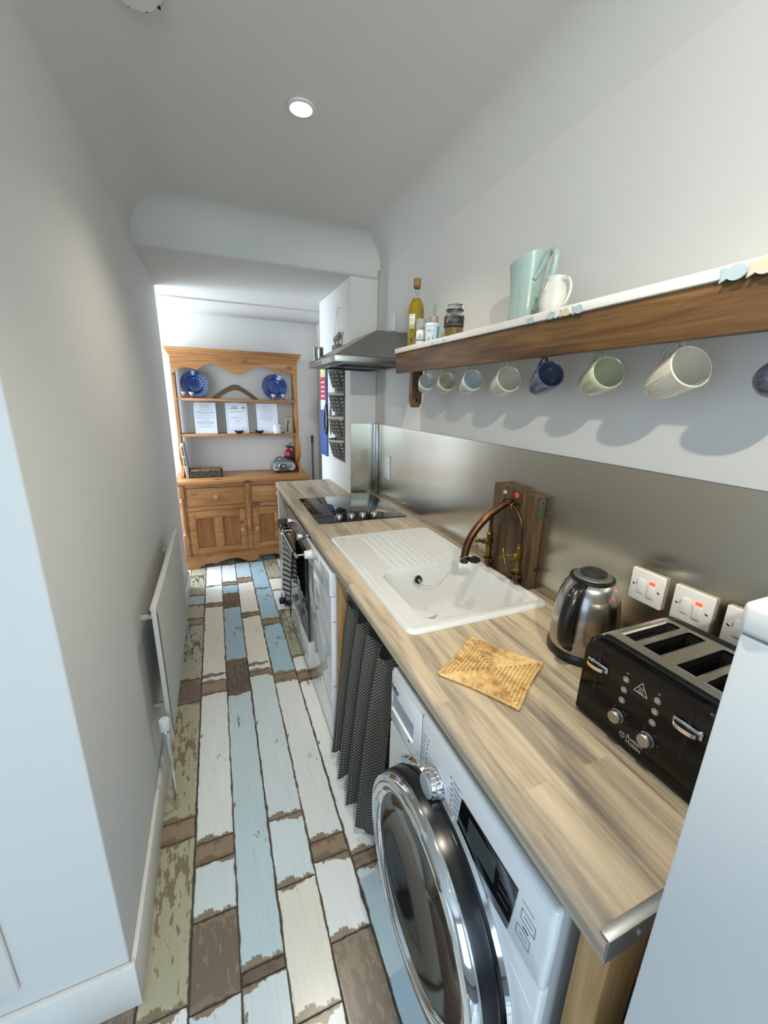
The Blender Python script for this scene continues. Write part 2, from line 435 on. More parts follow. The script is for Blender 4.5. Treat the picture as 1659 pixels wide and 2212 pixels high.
# floor with planks
fl = struct('floor', MB().box(-1.86, XW, -2.5, 4.3, -0.03, -0.0025), M_GAP, 'distressed painted plank floor in white, blue and brown', 'floor')
def plank(x0, x1, y0, y1, key):
    g = 0.0016; j = random.uniform(-0.0008, 0.0008); sk = random.uniform(-0.0015, 0.0015)
    w = x1-x0-2*g; L = y1-y0-2*g; h = random.uniform(-0.0004, 0.0)
    if L <= 0.004: return
    me = bpy.data.meshes.new('plank'); b = 0.0012
    ring0 = [(0, 0), (w, 0+sk), (w, L), (0, L+sk)]
    ring1 = [(b, b), (w-b, b+sk), (w-b, L-b), (b, L-b+sk)]
    vs = [(x, y, -0.0025) for x, y in ring0]+[(x, y, h-0.0007) for x, y in ring0]+[(x, y, h) for x, y in ring1]
    fs = [(i, (i+1) % 4, 4+(i+1) % 4, 4+i) for i in range(4)]+[(4+i, 4+(i+1) % 4, 8+(i+1) % 4, 8+i) for i in range(4)]+[(8, 9, 10, 11)]
    me.from_pydata(vs, [], fs); me.materials.append(PM[key])
    a = me.uv_layers.new(name='UVMap'); c = me.uv_layers.new(name='UVFar')
    for lp in me.loops:
        v = me.vertices[lp.vertex_index].co
        a.data[lp.index].uv = (v.x, v.y); c.data[lp.index].uv = (w-v.x, L-v.y)
    o = bpy.data.objects.new('plank', me); COL.objects.link(o); o.parent = fl; o.location = (x0+g+j, y0+g, 0)
XS = [-0.31, -0.186, -0.0575, 0.062, 0.189, 0.315, 0.44, 0.565]
ROWS = [
 [(0.40, 'w'), (0.79, 'g'), (1.24, 't'), (1.32, 'g'), (1.965, 'n'), (2.148, 'h'), (2.753, 't'), (2.838, 'h'), (3.05, 's'), (3.214, 'h'), (3.6, 'g'), (3.9, None)],
 [(0.30, 'w'), (0.45, 'l'), (0.766, 'n'), (0.967, 'l'), (1.131, 't'), (1.204, 'w'), (1.998, 't'), (2.096, 'w'), (2.153, 'k'), (2.981, 't'), (3.037, 'w'), (3.349, 'w'), (3.791, 'k'), (4.2, None)],
 [(0.20, 'l'), (0.771, 'd'), (0.802, 'b'), (1.953, 'd'), (2.251, 's'), (2.927, 'd'), (3.161, 's'), (3.321, 't'), (3.388, 'w'), (3.78, 't'), (4.2, None)],
 [(0.15, 'w'), (0.651, 'k'), (0.966, 'l'), (1.199, 'l'), (2.067, 't'), (2.11, 'w'), (2.174, 'k'), (2.747, 't'), (2.801, 'k'), (3.341, 't'), (3.434, 'b'), (4.2, None)],
 [(0.0, 't'), (0.42, 'n'), (0.773, 'w'), (0.999, 't'), (1.066, 'w'), (1.966, 't'), (2.041, 's'), (2.588, 't'), (2.664, 's'), (3.177, 's'), (3.784, 'w'), (4.2, None)],
 [(0.2, 'n'), (0.5, 'b'), (0.93, 'n'), (0.975, 'w'), (1.931, 't'), (2.008, 'w'), (2.161, 'g'), (2.75, 'w'), (3.1, 'k'), (3.344, 'g'), (3.8, None)],
 [(0.2, 'n'), (0.55, 'b'), (0.926, 'n'), (1.0, 'l'), (1.6, 'w'), (2.3, 's'), (3.0, 's'), (3.5, 'w'), (3.8, None)],
]
for r, row in enumerate(ROWS):
    for k in range(len(row)-1):
        plank(XS[r], XS[r+1], row[k][0], row[k+1][0], row[k][1])
keys = 'wklbwntks'
def fill_rows(xa, xb, ya, yb):
    x = xa; i = 0
    while x < xb-0.02:
        x2 = min(x+0.125, xb); y = ya
        while y < yb-0.05:
            y2 = min(y+random.choice((0.3, 0.6, 0.9)), yb)
            if yb-y2 < 0.1: y2 = yb
            plank(x, x2, y, y2, random.choice(keys)); y = y2
        x = x2; i += 1
fill_rows(XL, 0.565, -0.9, 0.15)
fill_rows(-0.81, XL, -0.9, 0.85)
fill_rows(0.565, XW, 0.2, 2.6)
fill_rows(XL, 0.565, 3.79, 4.25)
fill_rows(-0.93, XL, 3.4, 4.25)

# skirting boards and the raised panel of the near corner
sk = MB().box(XL, XL+0.014, 0.85, 1.62, 0, 0.145, 0.004).box(-1.7, XL+0.014, 0.834, 0.85, 0, 0.15, 0.004)
struct('baseboard_left', sk, M_TRIM, 'white skirting board around the left wall corner', 'skirting')
struct('baseboard_left', MB().box(XL, XL+0.014, 1.63, 3.39, 0, 0.145, 0.004), M_TRIM, 'white skirting board under the radiator', 'skirting')
struct('trim_1', MB().box(-1.45, -0.515, 0.838, 0.85, 0.215, 2.0, 0.008), M_TRIM, 'raised white panel at far left of the picture', 'panelling')
struct('baseboard_back', MB().box(-1.4, XW-0.002, 4.236, 4.25, 0, 0.12, 0.004), M_TRIM, 'white skirting board behind the dresser', 'skirting')

# steel splashback sheets
sp = thing('splashback', 'brushed stainless steel splashback along the right wall', 'splashback', (XW, 1.0, 0.9))
obj('steel_sheet', MB().box(-0.003, -0.0004, -1.2, 1.505, 0.0, 0.472), M_SPLASH, sp)
obj('steel_sheet', MB().box(0.815-XW+0.003, -0.004, 1.564, 1.5685, 0.0, 0.472), M_SPLASH, sp)
obj('corner_trim', MB().box(-0.022, -0.0035, 1.5, 1.563, 0.0, 0.474, 0.002), M_ALU, sp)
obj('top_trim', MB().box(-0.0055, -0.0002, -1.2, 1.5, 0.472, 0.475), M_ALU, sp)

# ================================================================== LAMPS
def downlight(x, y, power, label, z=2.43, cone=125, blend=0.7, aim=None):
    t = thing('downlight', label, 'ceiling light', (x, y, z), group='recessed ceiling downlights')
    obj('bezel', MB().lathe([(0.033, -0.001), (0.044, -0.001), (0.046, -0.003), (0.0445, -0.007), (0.036, -0.009), (0.033, -0.006)], seg=32, closed=True), M_WPLAST, t)
    obj('lamp_face', MB().disc((0, 0, -0.0045), (0, 0, 1), 0.0335, 0.004), M_LAMP, t)
    d = bpy.data.lights.new('downlight_bulb', 'SPOT'); d.energy = power; d.color = (1.0, 0.93, 0.76); d.spot_size = math.radians(cone); d.spot_blend = blend; d.shadow_soft_size = 0.025
    lo = bpy.data.objects.new('downlight_bulb', d); COL.objects.link(lo); lo.parent = t; lo.location = (0, 0, -0.012)
    if aim: lo.rotation_euler = (Vector(aim)-Vector((x, y, z))).to_track_quat('-Z', 'Y').to_euler()
    return t
M_LAMP = emit('lamp_glow', (255, 246, 228), 14)
downlight(0.335, 1.585, 14.5, 'round recessed downlight glowing in the ceiling over the sink')
downlight(0.36, 0.42, 24, 'recessed downlight over the toaster, above the frame', cone=104, blend=0.8)
downlight(-0.12, -0.85, 70, 'tilted recessed downlight behind the camera aimed at the shelf', cone=60, blend=0.5, aim=(0.995, 1.2, 1.5))
sd = thing('smoke_detector', 'white round smoke alarm on the ceiling at the top left', 'smoke alarm', (-0.092, 1.318, 2.43))
obj('base', MB().lathe([(0.0, 0), (0.062, 0), (0.062, -0.012), (0.052, -0.026), (0.045, -0.034), (0.0, -0.036)], seg=32), M_WPLAST, sd)
for k in range(10):
    a = 2*PI*k/10
    obj('vent_slot', MB().box(-0.006, 0.006, -0.0015, 0.0015, -0.003, 0.003).xf(Matrix.Translation((0.055*math.cos(a), 0.055*math.sin(a), -0.022)) @ Matrix.Rotation(a, 4, 'Z')), M_DARK, sd)

# ================================================================== WORKTOP AND WHAT IS UNDER IT
wt = thing('worktop', 'long wood-effect laminate worktop with rounded front edge', 'worktop', (0, 0, 0))
YN, YF = 0.197, 3.12
XF = 0.388
def front_profile(xb):
    pts = [(xb, 0.8625), (XF+0.006, 0.8625), (XF+0.001, 0.866)]
    for k in range(7):
        a = PI+(-PI/2)*k/6
        pts.append((XF+0.014+0.014*math.cos(a), 0.886+0.014*math.sin(a)))
    pts.append((xb, 0.90)); return pts
mb = MB()
mb.prism(front_profile(0.49), 'Y', YN, YF)
mb.box(0.49, 0.93, YN, 0.90, 0.8625, 0.90); mb.box(0.49, 0.93, 1.705, 2.569, 0.8625, 0.90)
mb.box(0.93, XW-0.004, YN, 2.562, 0.8625, 0.90); mb.box(0.49, 0.814, 2.569, YF, 0.8625, 0.90)
mb.box(0.49, 0.93, 1.32, 1.705, 0.8625, 0.895)
obj('laminate_top', mb, M_TOP, wt, smooth=30)
e = MB().box(XF+0.004, 0.98, YN-0.0025, YN-0.0003, 0.862, 0.9).box(XF+0.004, 0.98, YN-0.003, YN+0.012, 0.9002, 0.9024, 0.0008)
obj('end_strip', e, M_ALU, wt, label='silver metal end strip with screws')
for x in (0.45, 0.50, 0.7): obj('screw', MB().disc((x, YN-0.0025, 0.881), (0, -1, 0), 0.004, 0.0015), M_CHROME, wt)

M_PINE = wood('raw_pine', (150, 112, 66), (178, 140, 92), (198, 164, 116), 'Z', 0.6)
def post(x0, x1, y0, y1, label):
    t = thing('worktop_post', label, 'post', ((x0+x1)/2, (y0+y1)/2, 0))
    obj('post_timber', MB().box(-(x1-x0)/2, (x1-x0)/2, -(y1-y0)/2, (y1-y0)/2, 0, 0.861, 0.003), M_PINE, t)
    return t
post(0.425, 0.50, 0.205, 0.25, 'pale pine post under the worktop end beside the washing machine')
post(0.445, 0.515, 0.885, 0.925, 'pine post between the curtain and the washing machine')
post(0.405, 0.455, 1.437, 1.457, 'narrow pine post between dishwasher and dotted curtain')
tag(obj('end_support', MB().box(0.398, 0.46, 3.07, 3.105, 0, 0.8615, 0.002), plain('cream_board', (196, 186, 172), 0.5)), 'narrow cream and grey support panel at the far worktop end', 'support')
tag(obj('end_rail', MB().box(0.515, 0.97, 0.206, 0.222, 0.70, 0.861, 0.002), M_PINE), 'pine rail under the near worktop end', 'rail')

# ------------------------------------------------------------------ sink
def sink():
    t = thing('kitchen_sink', 'white ceramic sink with ribbed drainer set into the worktop', 'sink', (0, 0, 0.9))
    x0, x1, y0, y1 = 0.447, 0.954, 0.872, 1.722
    def sdr(px, py, cx, cy, hx, hy, r):
        qx = abs(px-cx)-hx+r; qy = abs(py-cy)-hy+r
        return math.hypot(max(qx, 0), max(qy, 0))+min(max(qx, qy), 0)-r
    bx0, bx1, by0, by1 = 0.522, 0.905, 0.915, 1.283
    def zf(x, y):
        d0 = sdr(x, y, (x0+x1)/2, (y0+y1)/2, (x1-x0)/2, (y1-y0)/2, 0.03)
        z = 0.012
        if d0 > -0.010: z = 0.012-0.0115*(1-math.sqrt(max(0, 1-((d0+0.010)/0.010)**2)))
        elif d0 < -0.022: z = 0.012-0.0025*min(1, (-d0-0.022)/0.01)
        d = sdr(x, y, (bx0+bx1)/2, (by0+by1)/2, (bx1-bx0)/2, (by1-by0)/2, 0.062)
        if d < 0.006:
            k = min(1, max(0, (0.006-d)/0.052)); s = k*k*(3-2*k)
            z -= 0.165*(0.35*s+0.65*min(1, math.sin(min(1, k)*PI/2)**1.2 if k < 1 else 1))*1.0
            if k >= 1:
                # shallow inner dish
                dd = sdr(x, y, 0.71, 1.10, 0.11, 0.10, 0.09)
                z -= 0.006*min(1, max(0, -dd/0.02))
        # ribs
        if 0.574 < x < 0.832 and 1.30 < y < 1.69:
            e = min(1, min(y-1.30, 1.69-y)/0.014)*min(1, min(x-0.574, 0.832-x)/0.006)
            ph = (x-0.578)/0.0312
            w = 0.5-0.5*math.cos(2*PI*ph)
            z += 0.007*max(0, e)*w**1.3-0.002*max(0, e)
        elif 0.545 < x < 0.93 and 1.283 < y < 1.70: z -= 0.0
        return z
    nx, ny = 132, 214
    mb = MB(); mb.grid(lambda u, v: (x0+(x1-x0)*u, y0+(y1-y0)*v, zf(x0+(x1-x0)*u, y0+(y1-y0)*v)), nx, ny)
    # drop border corners to round outline
    vs = []
    for (x, y, z) in mb.v:
        d0 = sdr(x, y, (x0+x1)/2, (y0+y1)/2, (x1-x0)/2, (y1-y0)/2, 0.03)
        if d0 > 0:
            cx = min(max(x, x0+0.03), x1-0.03); cy = min(max(y, y0+0.03), y1-0.03)
            L = math.hypot(x-cx, y-cy); x = cx+(x-cx)/L*0.03; y = cy+(y-cy)/L*0.03; z = 0.0005
        vs.append((x, y, z))
    mb.v = vs
    obj('basin', mb, M_CERAM, t, smooth=60)
    zb = 0.0095-0.165-0.006
    obj('drain', MB().lathe([(0.0, -0.001), (0.02, -0.001), (0.026, 0.001), (0.040, 0.004), (0.043, 0.003), (0.043, -0.001)], (0.689, 1.212, zb), seg=32), M_CHROME, t, label='round chrome plug hole')
    dd = MB(); dd.disc((0.689, 1.212, zb+0.0002), (0, 0, 1), 0.021, 0.0012)
    obj('drain_hole', dd, M_DARK, t)
    # overflow on the far bowl wall
    n = Vector((0, -1, 0.35)).normalized(); c = Vector((0.676, 1.262, -0.038))
    ov = obj('overflow', MB().lathe([(0.006, 0.001), (0.007, 0.004), (0.016, 0.004), (0.018, 0.002), (0.018, -0.006)], c, n, seg=28), M_CHROME, t)
    ho = MB(); q = n.to_track_quat('Z', 'Y')
    for k in range(4):
        a = PI/4+k*PI/2; ho.disc(c+q @ Vector((0.0105*math.cos(a), 0.0105*math.sin(a), 0.0034)), n, 0.004, 0.0012)
    obj('overflow_hole', ho, M_DARK, ov)
    # plug chain from overflow to the spout with plug
    pts = smooth_path([(0.676, 1.258, -0.034), (0.69, 1.235, -0.052), (0.715, 1.20, -0.040), (0.735, 1.16, 0.01), (0.742, 1.125, 0.062), (0.748, 1.10, 0.098), (0.765, 1.085, 0.115), (0.785, 1.075, 0.112)], 14)
    obj('plug_chain', MB().tube(pts, [0.0012 if i % 2 else 0.0019 for i in range(len(pts))], 6), M_CHROME, t)
    pm = MB().lathe([(0, 0.0), (0.019, 0.001), (0.022, 0.004), (0.021, 0.008), (0.006, 0.010), (0.004, 0.018), (0, 0.018)], (0.79, 1.075, 0.099), (-0.1, -0.1, 1), seg=24)
    obj('plug', pm, M_BLACKP, t, label='black rubber plug')
    return t
sink()

# ------------------------------------------------------------------ hob
hb = thing('ceramic_hob', 'black glass hob with four silver knobs set in worktop', 'hob', (0, 0, 0.9))
obj('glass_plate', MB().box(0.452, 0.949, 1.952, 2.512, 0.0003, 0.0055, 0.0015), M_HOB, hb)
for x in (0.572, 0.642, 0.706, 0.774):
    k = obj('knob', MB().lathe([(0.0165, 0.0), (0.017, 0.004), (0.0165, 0.006), (0.0185, 0.007), (0.0185, 0.019), (0.016, 0.023), (0, 0.0235)], (x, 2.0, 0.0056), seg=28), M_SATIN, hb)
    obj('pointer', MB().box(x-0.0008, x+0.0008, 1.984, 2.0, 0.0289, 0.0293), M_BLACKP, k)

# ------------------------------------------------------------------ washing machine
def washer():
    t = thing('washing_machine', 'white front-loading washing machine with chrome and black porthole', 'washing machine', (0.39, 0.559, 0))
    # local: +x into the machine, y along the run (positive = far)
    H = 0.832; hw = 0.294
    side = plain('washer_side_shaded', (176, 178, 180), 0.35, var=0.01)  # white casing greyed: shadow of the fridge-side gap is put into its colour
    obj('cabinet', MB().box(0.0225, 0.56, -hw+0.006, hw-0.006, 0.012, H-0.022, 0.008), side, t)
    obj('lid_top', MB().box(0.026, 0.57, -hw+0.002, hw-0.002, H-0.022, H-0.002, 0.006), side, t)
    # front: slightly bulged fascia
    def fr(u, v, z0, z1):
        y = -hw+2*hw*u; z = z0+(z1-z0)*v
        e = min(u, 1-u)*2*hw
        x = 0.0 if e > 0.02 else 0.014*(1-math.sqrt(max(0, 1-((0.02-e)/0.02)**2)))
        return x, y, z
    mb = MB(); mb.box(0.0, 0.022, -hw, hw, 0.02, 0.657, 0.006)
    obj('front_panel', mb, M_WHITE, t)
    obj('plinth', MB().box(0.012, 0.05, -hw+0.004, hw-0.004, 0.008, 0.05), M_WHITE, t)
    for y in (-0.25, 0.25): obj('foot', MB().cyl((0.08, y, 0.0), (0.08, y, 0.02), 0.02), M_BLACKP, t)
    cp = MB().box(0.0, 0.024, -hw, hw, 0.658, H, 0.009)
    fas = obj('control_panel', cp, M_WHITE, t)
    # detergent drawer
    dr = obj('detergent_drawer', MB().box(-0.0015, 0.02, 0.112, hw-0.004, 0.668, H-0.008, 0.004), M_WHITE, t)
    rec = MB().box(-0.002, -0.0012, 0.150, 0.272, 0.722, 0.765, 0.0)
    obj('handle_recess', rec, plain('recess_grey', (150, 158, 168), 0.4), dr)
    obj('handle_lip', MB().box(-0.008, -0.001, 0.148, 0.274, 0.712, 0.722, 0.003), M_WHITE, dr)
    obj('drawer_button', MB().disc((-0.0012, 0.172, 0.700), (-1, 0, 0), 0.005, 0.001), M_GREYLINE, dr)
    obj('seam', MB().box(-0.0005, 0.01, 0.109, 0.1115, 0.66, H-0.002), M_GREYLINE, t)
    ink = plain('ink', (40, 42, 46), 0.5)
    text('brand_lettering', 'beko', 0.021, ink, t, (-0.0022, 0.283, 0.778), (0, -1, 0), (0, 0, 1), bold=0.0004)
    obj('brand_underline', MB().box(-0.0024, -0.0014, 0.248, 0.281, 0.7705, 0.7725), ink, t)
    # dial
    kn = obj('programme_dial', MB().lathe([(0.0, 0.0), (0.031, 0.0), (0.032, 0.003), (0.030, 0.005), (0.0285, 0.025), (0.027, 0.028), (0.022, 0.030), (0, 0.030)], (0.0, 0.03, 0.722), (-1, 0, 0), seg=44), M_CHROME, t)
    obj('dial_cap', MB().disc((-0.0295, 0.03, 0.722), (-1, 0, 0), 0.0255, 0.002), plain('dial_cap_silver', (196, 200, 204), 0.3, 0.3), kn)
    gr = MB()
    for k in range(36):
        a = 2*PI*k/36; gr.box(-0.024, -0.008, -0.0006, 0.0006, 0.0283, 0.0302)
        gr.xf(Matrix.Translation((0, 0.03, 0.722)) @ Matrix.Rotation(a, 4, 'X'), len(gr.v)-8)
    o = obj('dial_grip', gr, M_CHROME, kn); 
    # programme texts as fine print and tick marks
    rnd = random.Random(4); fp = MB(); tk = MB()
    for side_ in (1, -1):
        for i in range(8):
            z = 0.785-i*0.0135
            y = 0.03+side_*(0.046+0.006*math.sin(i*PI/7))
            if side_ == 1 and i > 5: continue
            tk.box(-0.0008, 0.0, min(y, y+side_*0.006), max(y, y+side_*0.006), z, z+0.0018)
            ln = rnd.uniform(0.018, 0.034)
            for q in range(2):
                zz = z+0.002-q*0.0042; a_, b_ = sorted((y+side_*0.011, y+side_*(0.011+ln*(1-0.3*q))))
                if side_ == 1: b_ = min(b_, 0.107)
                fp.box(-0.0007, 0.0, a_, b_, zz, zz+0.0008)
    obj('dial_marks', tk, ink, t); obj('programme_print', fp, M_GREYLINE, t)
    # display
    ds = obj('display_window', MB().prism([(-0.062, 0.778), (-0.225, 0.778), (-0.218, 0.690), (-0.052, 0.690)], 'X', -0.0022, 0.0), M_BLACKG, t)
    obj('lcd_panel', MB().box(-0.0028, -0.0020, -0.172, -0.09, 0.713, 0.765), plain('lcd_grey', (70, 78, 74), 0.15), ds)
    obj('display_keys', MB().prism([(-0.052, 0.6895), (-0.218, 0.6895), (-0.216, 0.672), (-0.050, 0.672)], 'X', -0.003, 0.0), M_ALU, t)
    mk = MB()
    for i in range(3): mk.box(-0.0028, -0.0022, -0.212+i*0.001, -0.184, 0.71+i*0.018, 0.7108+i*0.018)
    obj('display_print', mk, plain('dim_print', (96, 98, 98), 0.4), ds)
    bt = MB()
    for (ya, yb, za, zb) in ((-0.268, -0.237, 0.735, 0.757), (-0.262, -0.232, 0.694, 0.716)):
        for a in ((ya, yb, za, za+0.0008), (ya, yb, zb, zb+0.0008), (ya, ya+0.0008, za, zb), (yb-0.0008, yb, za, zb)):
            bt.box(-0.0008, 0.0, *a)
        bt.box(-0.0008, 0, ya+0.006, yb-0.006, (za+zb)/2, (za+zb)/2+0.001)
    bt.box(-0.0008, 0, -0.262, -0.234, 0.772, 0.7728)
    obj('button_outline', bt, M_GREYLINE, t)
    obj('start_mark', MB().box(-0.0009, 0, -0.256, -0.244, 0.724, 0.726), ink, t)
    # curved styling crease below the panel
    cr = MB().tube([(0.0005, -hw+0.01+2*(hw-0.01)*k/30, 0.60+0.055*math.sin(PI*k/30)) for k in range(31)], 0.0016, 6)
    obj('panel_crease', cr, M_WHITE, t)
    # door
    cz = 0.452
    dk = plain('door_dark_frame', (12, 13, 18), 0.25, var=0.05)
    surround = MB().lathe([(0.262, 0.0), (0.266, 0.004), (0.262, 0.012), (0.25, 0.014), (0.246, 0.0)], (0, 0, cz), (-1, 0, 0), seg=80, closed=True)
    obj('door_surround', surround, M_CHROME, t)
    d = MB().lathe([(0.248, 0.004), (0.249, 0.03), (0.244, 0.052), (0.236, 0.058), (0.20, 0.058), (0.19, 0.02), (0.19, 0.004)], (0, 0, cz), (-1, 0, 0), seg=80, closed=True)
    door = obj('door', d, dk, t, label='black round door with chrome ring')
    obj('chrome_ring', MB().lathe([(0.2465, 0.050), (0.246, 0.062), (0.240, 0.071), (0.224, 0.074), (0.206, 0.070), (0.198, 0.062), (0.198, 0.055), (0.21, 0.052)], (0, 0, cz), (-1, 0, 0), seg=96, closed=True), M_CHROME, door)
    obj('door_glass', MB().lathe([(0.0, 0.030), (0.09, 0.036), (0.15, 0.050), (0.185, 0.060), (0.199, 0.062), (0.199, 0.056), (0.15, 0.040), (0.0, 0.022)], (0, 0, cz), (-1, 0, 0), seg=72), glass_dark, door)
    obj('porthole_bowl', MB().lathe([(0.188, 0.028), (0.16, 0.004), (0.15, -0.06), (0.10, -0.09), (0.0, -0.095)], (0, 0, cz), (-1, 0, 0), seg=64), M_SATIN, door)
    obj('door_catch', MB().box(-0.062, -0.03, -0.262, -0.236, cz-0.045, cz+0.03, 0.006), dk, door)
glass_dark = plain('smoked_glass', (14, 17, 18), 0.08, var=0.1, Specular_IOR_Level=0.35)
washer()

# ------------------------------------------------------------------ dishwasher
def dishwasher():
    t = thing('dishwasher', 'slim white gloss dishwasher with round dial under worktop', 'dishwasher', (0.385, 1.695, 0))
    hw = 0.232
    obj('cabinet', MB().box(0.022, 0.58, -hw+0.002, hw-0.002, 0.1, 0.838, 0.004), M_WHITE, t)
    obj('plinth', MB().box(0.05, 0.5, -hw+0.01, hw-0.01, 0.01, 0.10), M_WHITE, t)
    d = obj('door', MB().box(-0.002, 0.022, -hw, hw, 0.02, 0.735, 0.006), M_WHITE2, t)
    c = obj('control_panel', MB().box(-0.008, 0.022, -hw, hw, 0.738, 0.845, 0.006), M_WHITE2, t)
    obj('handle_recess', MB().box(-0.0092, -0.0078, -0.14, 0.06, 0.745, 0.79, 0.0), plain('recess_pale', (176, 180, 184), 0.2), c)
    obj('dial', MB().lathe([(0, 0), (0.024, 0), (0.0235, 0.006), (0.021, 0.007), (0.02, 0.03), (0.017, 0.034), (0, 0.034)], (-0.0075, 0.115, 0.80), (-1, 0, 0), seg=32), M_WPLAST, c)
    fp = MB()
    for i in range(4): fp.box(-0.0086, -0.0078, -0.20, -0.17, 0.76+i*0.012, 0.7608+i*0.012)
    fp.box(-0.0088, -0.0078, 0.02, 0.08, 0.826, 0.8275)
    obj('panel_print', fp, M_GREYLINE, c)
    for z in (0.30, 0.62): obj('side_clip', MB().box(0.004, 0.018, -hw-0.0012, -hw+0.001, z, z+0.004), M_GREYLINE, d)
dishwasher()

# ------------------------------------------------------------------ oven
def oven():
    t = thing('built_in_oven', 'built-under electric oven with steel panel and two knobs', 'oven', (0.385, 2.245, 0))
    hw = 0.298
    obj('cabinet', MB().box(0.02, 0.58, -hw, hw, 0.14, 0.858, 0.004), M_DARK, t)
    obj('fascia', MB().box(-0.002, 0.02, -hw, hw, 0.755, 0.855, 0.003), M_HOOD, t)
    for y in (0.125, -0.18):
        k = obj('knob', MB().lathe([(0.014, 0.0), (0.014, 0.006), (0.02, 0.008), (0.0195, 0.026), (0.016, 0.03), (0, 0.03)], (-0.002, y, 0.805), (-1, 0, 0), seg=28), M_SATIN, t)
        obj('pointer', MB().box(-0.0345, -0.0318, y-0.001, y+0.001, 0.805, 0.823), M_BLACKP, k)
    d = obj('door', MB().box(-0.004, 0.02, -hw, hw, 0.225, 0.750, 0.004), M_BLACKG, t, label='black glass oven door')
    hd = MB().tube([(-0.045, -0.24, 0.715), (-0.045, 0.24, 0.715)], 0.008, 12)
    for y in (-0.22, 0.22): hd.cyl((-0.004, y, 0.715), (-0.045, y, 0.715), 0.006)
    obj('handle', hd, M_SATIN, d)
    obj('lower_drawer', MB().box(-0.006, 0.02, -hw, hw, 0.055, 0.218, 0.004), M_WHITE2, t, label='white plinth drawer below the door')
    obj('plinth', MB().box(0.03, 0.5, -hw+0.01, hw-0.01, 0.0, 0.14), M_DARK, t)
oven()

# tea towel over the oven handle
def towel():
    t = NT('striped_cloth')
    uv = t.n('ShaderNodeUVMap'); uv.uv_map = 'UVMap'; sp_ = t.n('ShaderNodeSeparateXYZ'); t.l(uv.outputs[0], sp_.inputs[0])
    w = t.math('FRACT', t.math('MULTIPLY', sp_.outputs[1], 16.0))
    c = t.ramp(w, [(0.36, lin((38, 38, 40))), (0.40, lin((206, 202, 196)))])
    edge = t.math('LESS_THAN', sp_.outputs[0], 0.03)
    c = t.mix(edge, c, lin((30, 30, 32)))
    t.l(c, t.b.inputs['Base Color']); t.set(Roughness=0.9)
    nz = t.n('ShaderNodeTexNoise', i_Scale=400.0); t.l(t.coord(), nz.inputs['Vector']); t.bump(nz.outputs[0], 0.2, 0.001)
    o_ = thing('tea_towel', 'grey and black striped tea towel hung over the oven handle', 'tea towel', (0.340, 2.245, 0.715))
    def sheet(front, y0, y1, z1, mbx=None):
        mb = MB(); nu, nv = 36, 30; r = 0.012
        def f(u, v):
            y = y0+(y1-y0)*u
            L = v*(abs(z1)+0.0)
            sgn = -1 if front else 1
            if L < 0.03: a = L/0.03*PI/2; x = sgn*r*math.sin(a); z = r*math.cos(a)
            else: x = sgn*(r+0.006*math.sin(u*15)*min(1, (L-0.03)*6)+0.01*v); z = -(L-0.03)
            yc = (y0+y1)/2; y = yc+(y-yc)*(1-0.25*math.sin(min(1, v*1.2)*PI/2)*(0.7))
            return (x-(0.0 if front else 0), y+0.04*v, z-0.05*v*u)
        mb.grid(f, nu, nv)
        o = obj('cloth_front' if front else 'cloth_back', mb, t.m, o_, smooth=80)
        me = o.data; uvl = me.uv_layers.new(name='UVMap')
        for lp in me.loops:
            i = lp.vertex_index; uvl.data[lp.index].uv = ((i//(nv+1))/nu, (i % (nv+1))/nv*abs(z1)/0.5)
        s_ = o.modifiers.new('thickness', 'SOLIDIFY'); s_.thickness = 0.002
        return o
    sheet(True, -0.19, 0.17, 0.36)
    sheet(False, -0.17, 0.15, 0.26)
    fr = MB()
    for k in range(12): fr.tube([(-0.022, -0.13+k*0.002, -0.33-0.008*k % 0.03), (-0.026, -0.135+k*0.003, -0.40)], 0.0012, 5)
    obj('fringe', fr, t.m, o_)
towel()

# pedal bin
def bin_():
    t = thing('pedal_bin', 'slim white pedal bin with black lid before the dresser', 'bin', (0.43, 2.90, 0))
    M_B = plain('bin_body', (196, 200, 204), 0.22, 0.6, var=0.02)
    obj('body', MB().box(-0.055, 0.06, -0.09, 0.10, 0.015, 0.585, 0.02), M_B, t)
    obj('base', MB().box(-0.058, 0.063, -0.093, 0.103, 0.0, 0.02, 0.008), M_BLACKP, t)
    obj('lid', MB().box(-0.06, 0.065, -0.096, 0.106, 0.588, 0.64, 0.018), M_BLACKP, t, label='black domed lid')
    obj('pedal', MB().box(-0.095, -0.05, -0.115, -0.07, 0.03, 0.075, 0.012).box(-0.08, 0.0, -0.10, -0.08, 0.03, 0.045), M_BLACKP, t)
    obj('handle', MB().tube([(-0.02, -0.098, 0.57), (-0.02, -0.125, 0.55), (0.03, -0.125, 0.55), (0.03, -0.098, 0.57)], 0.005, 8), M_BLACKP, t)
bin_()

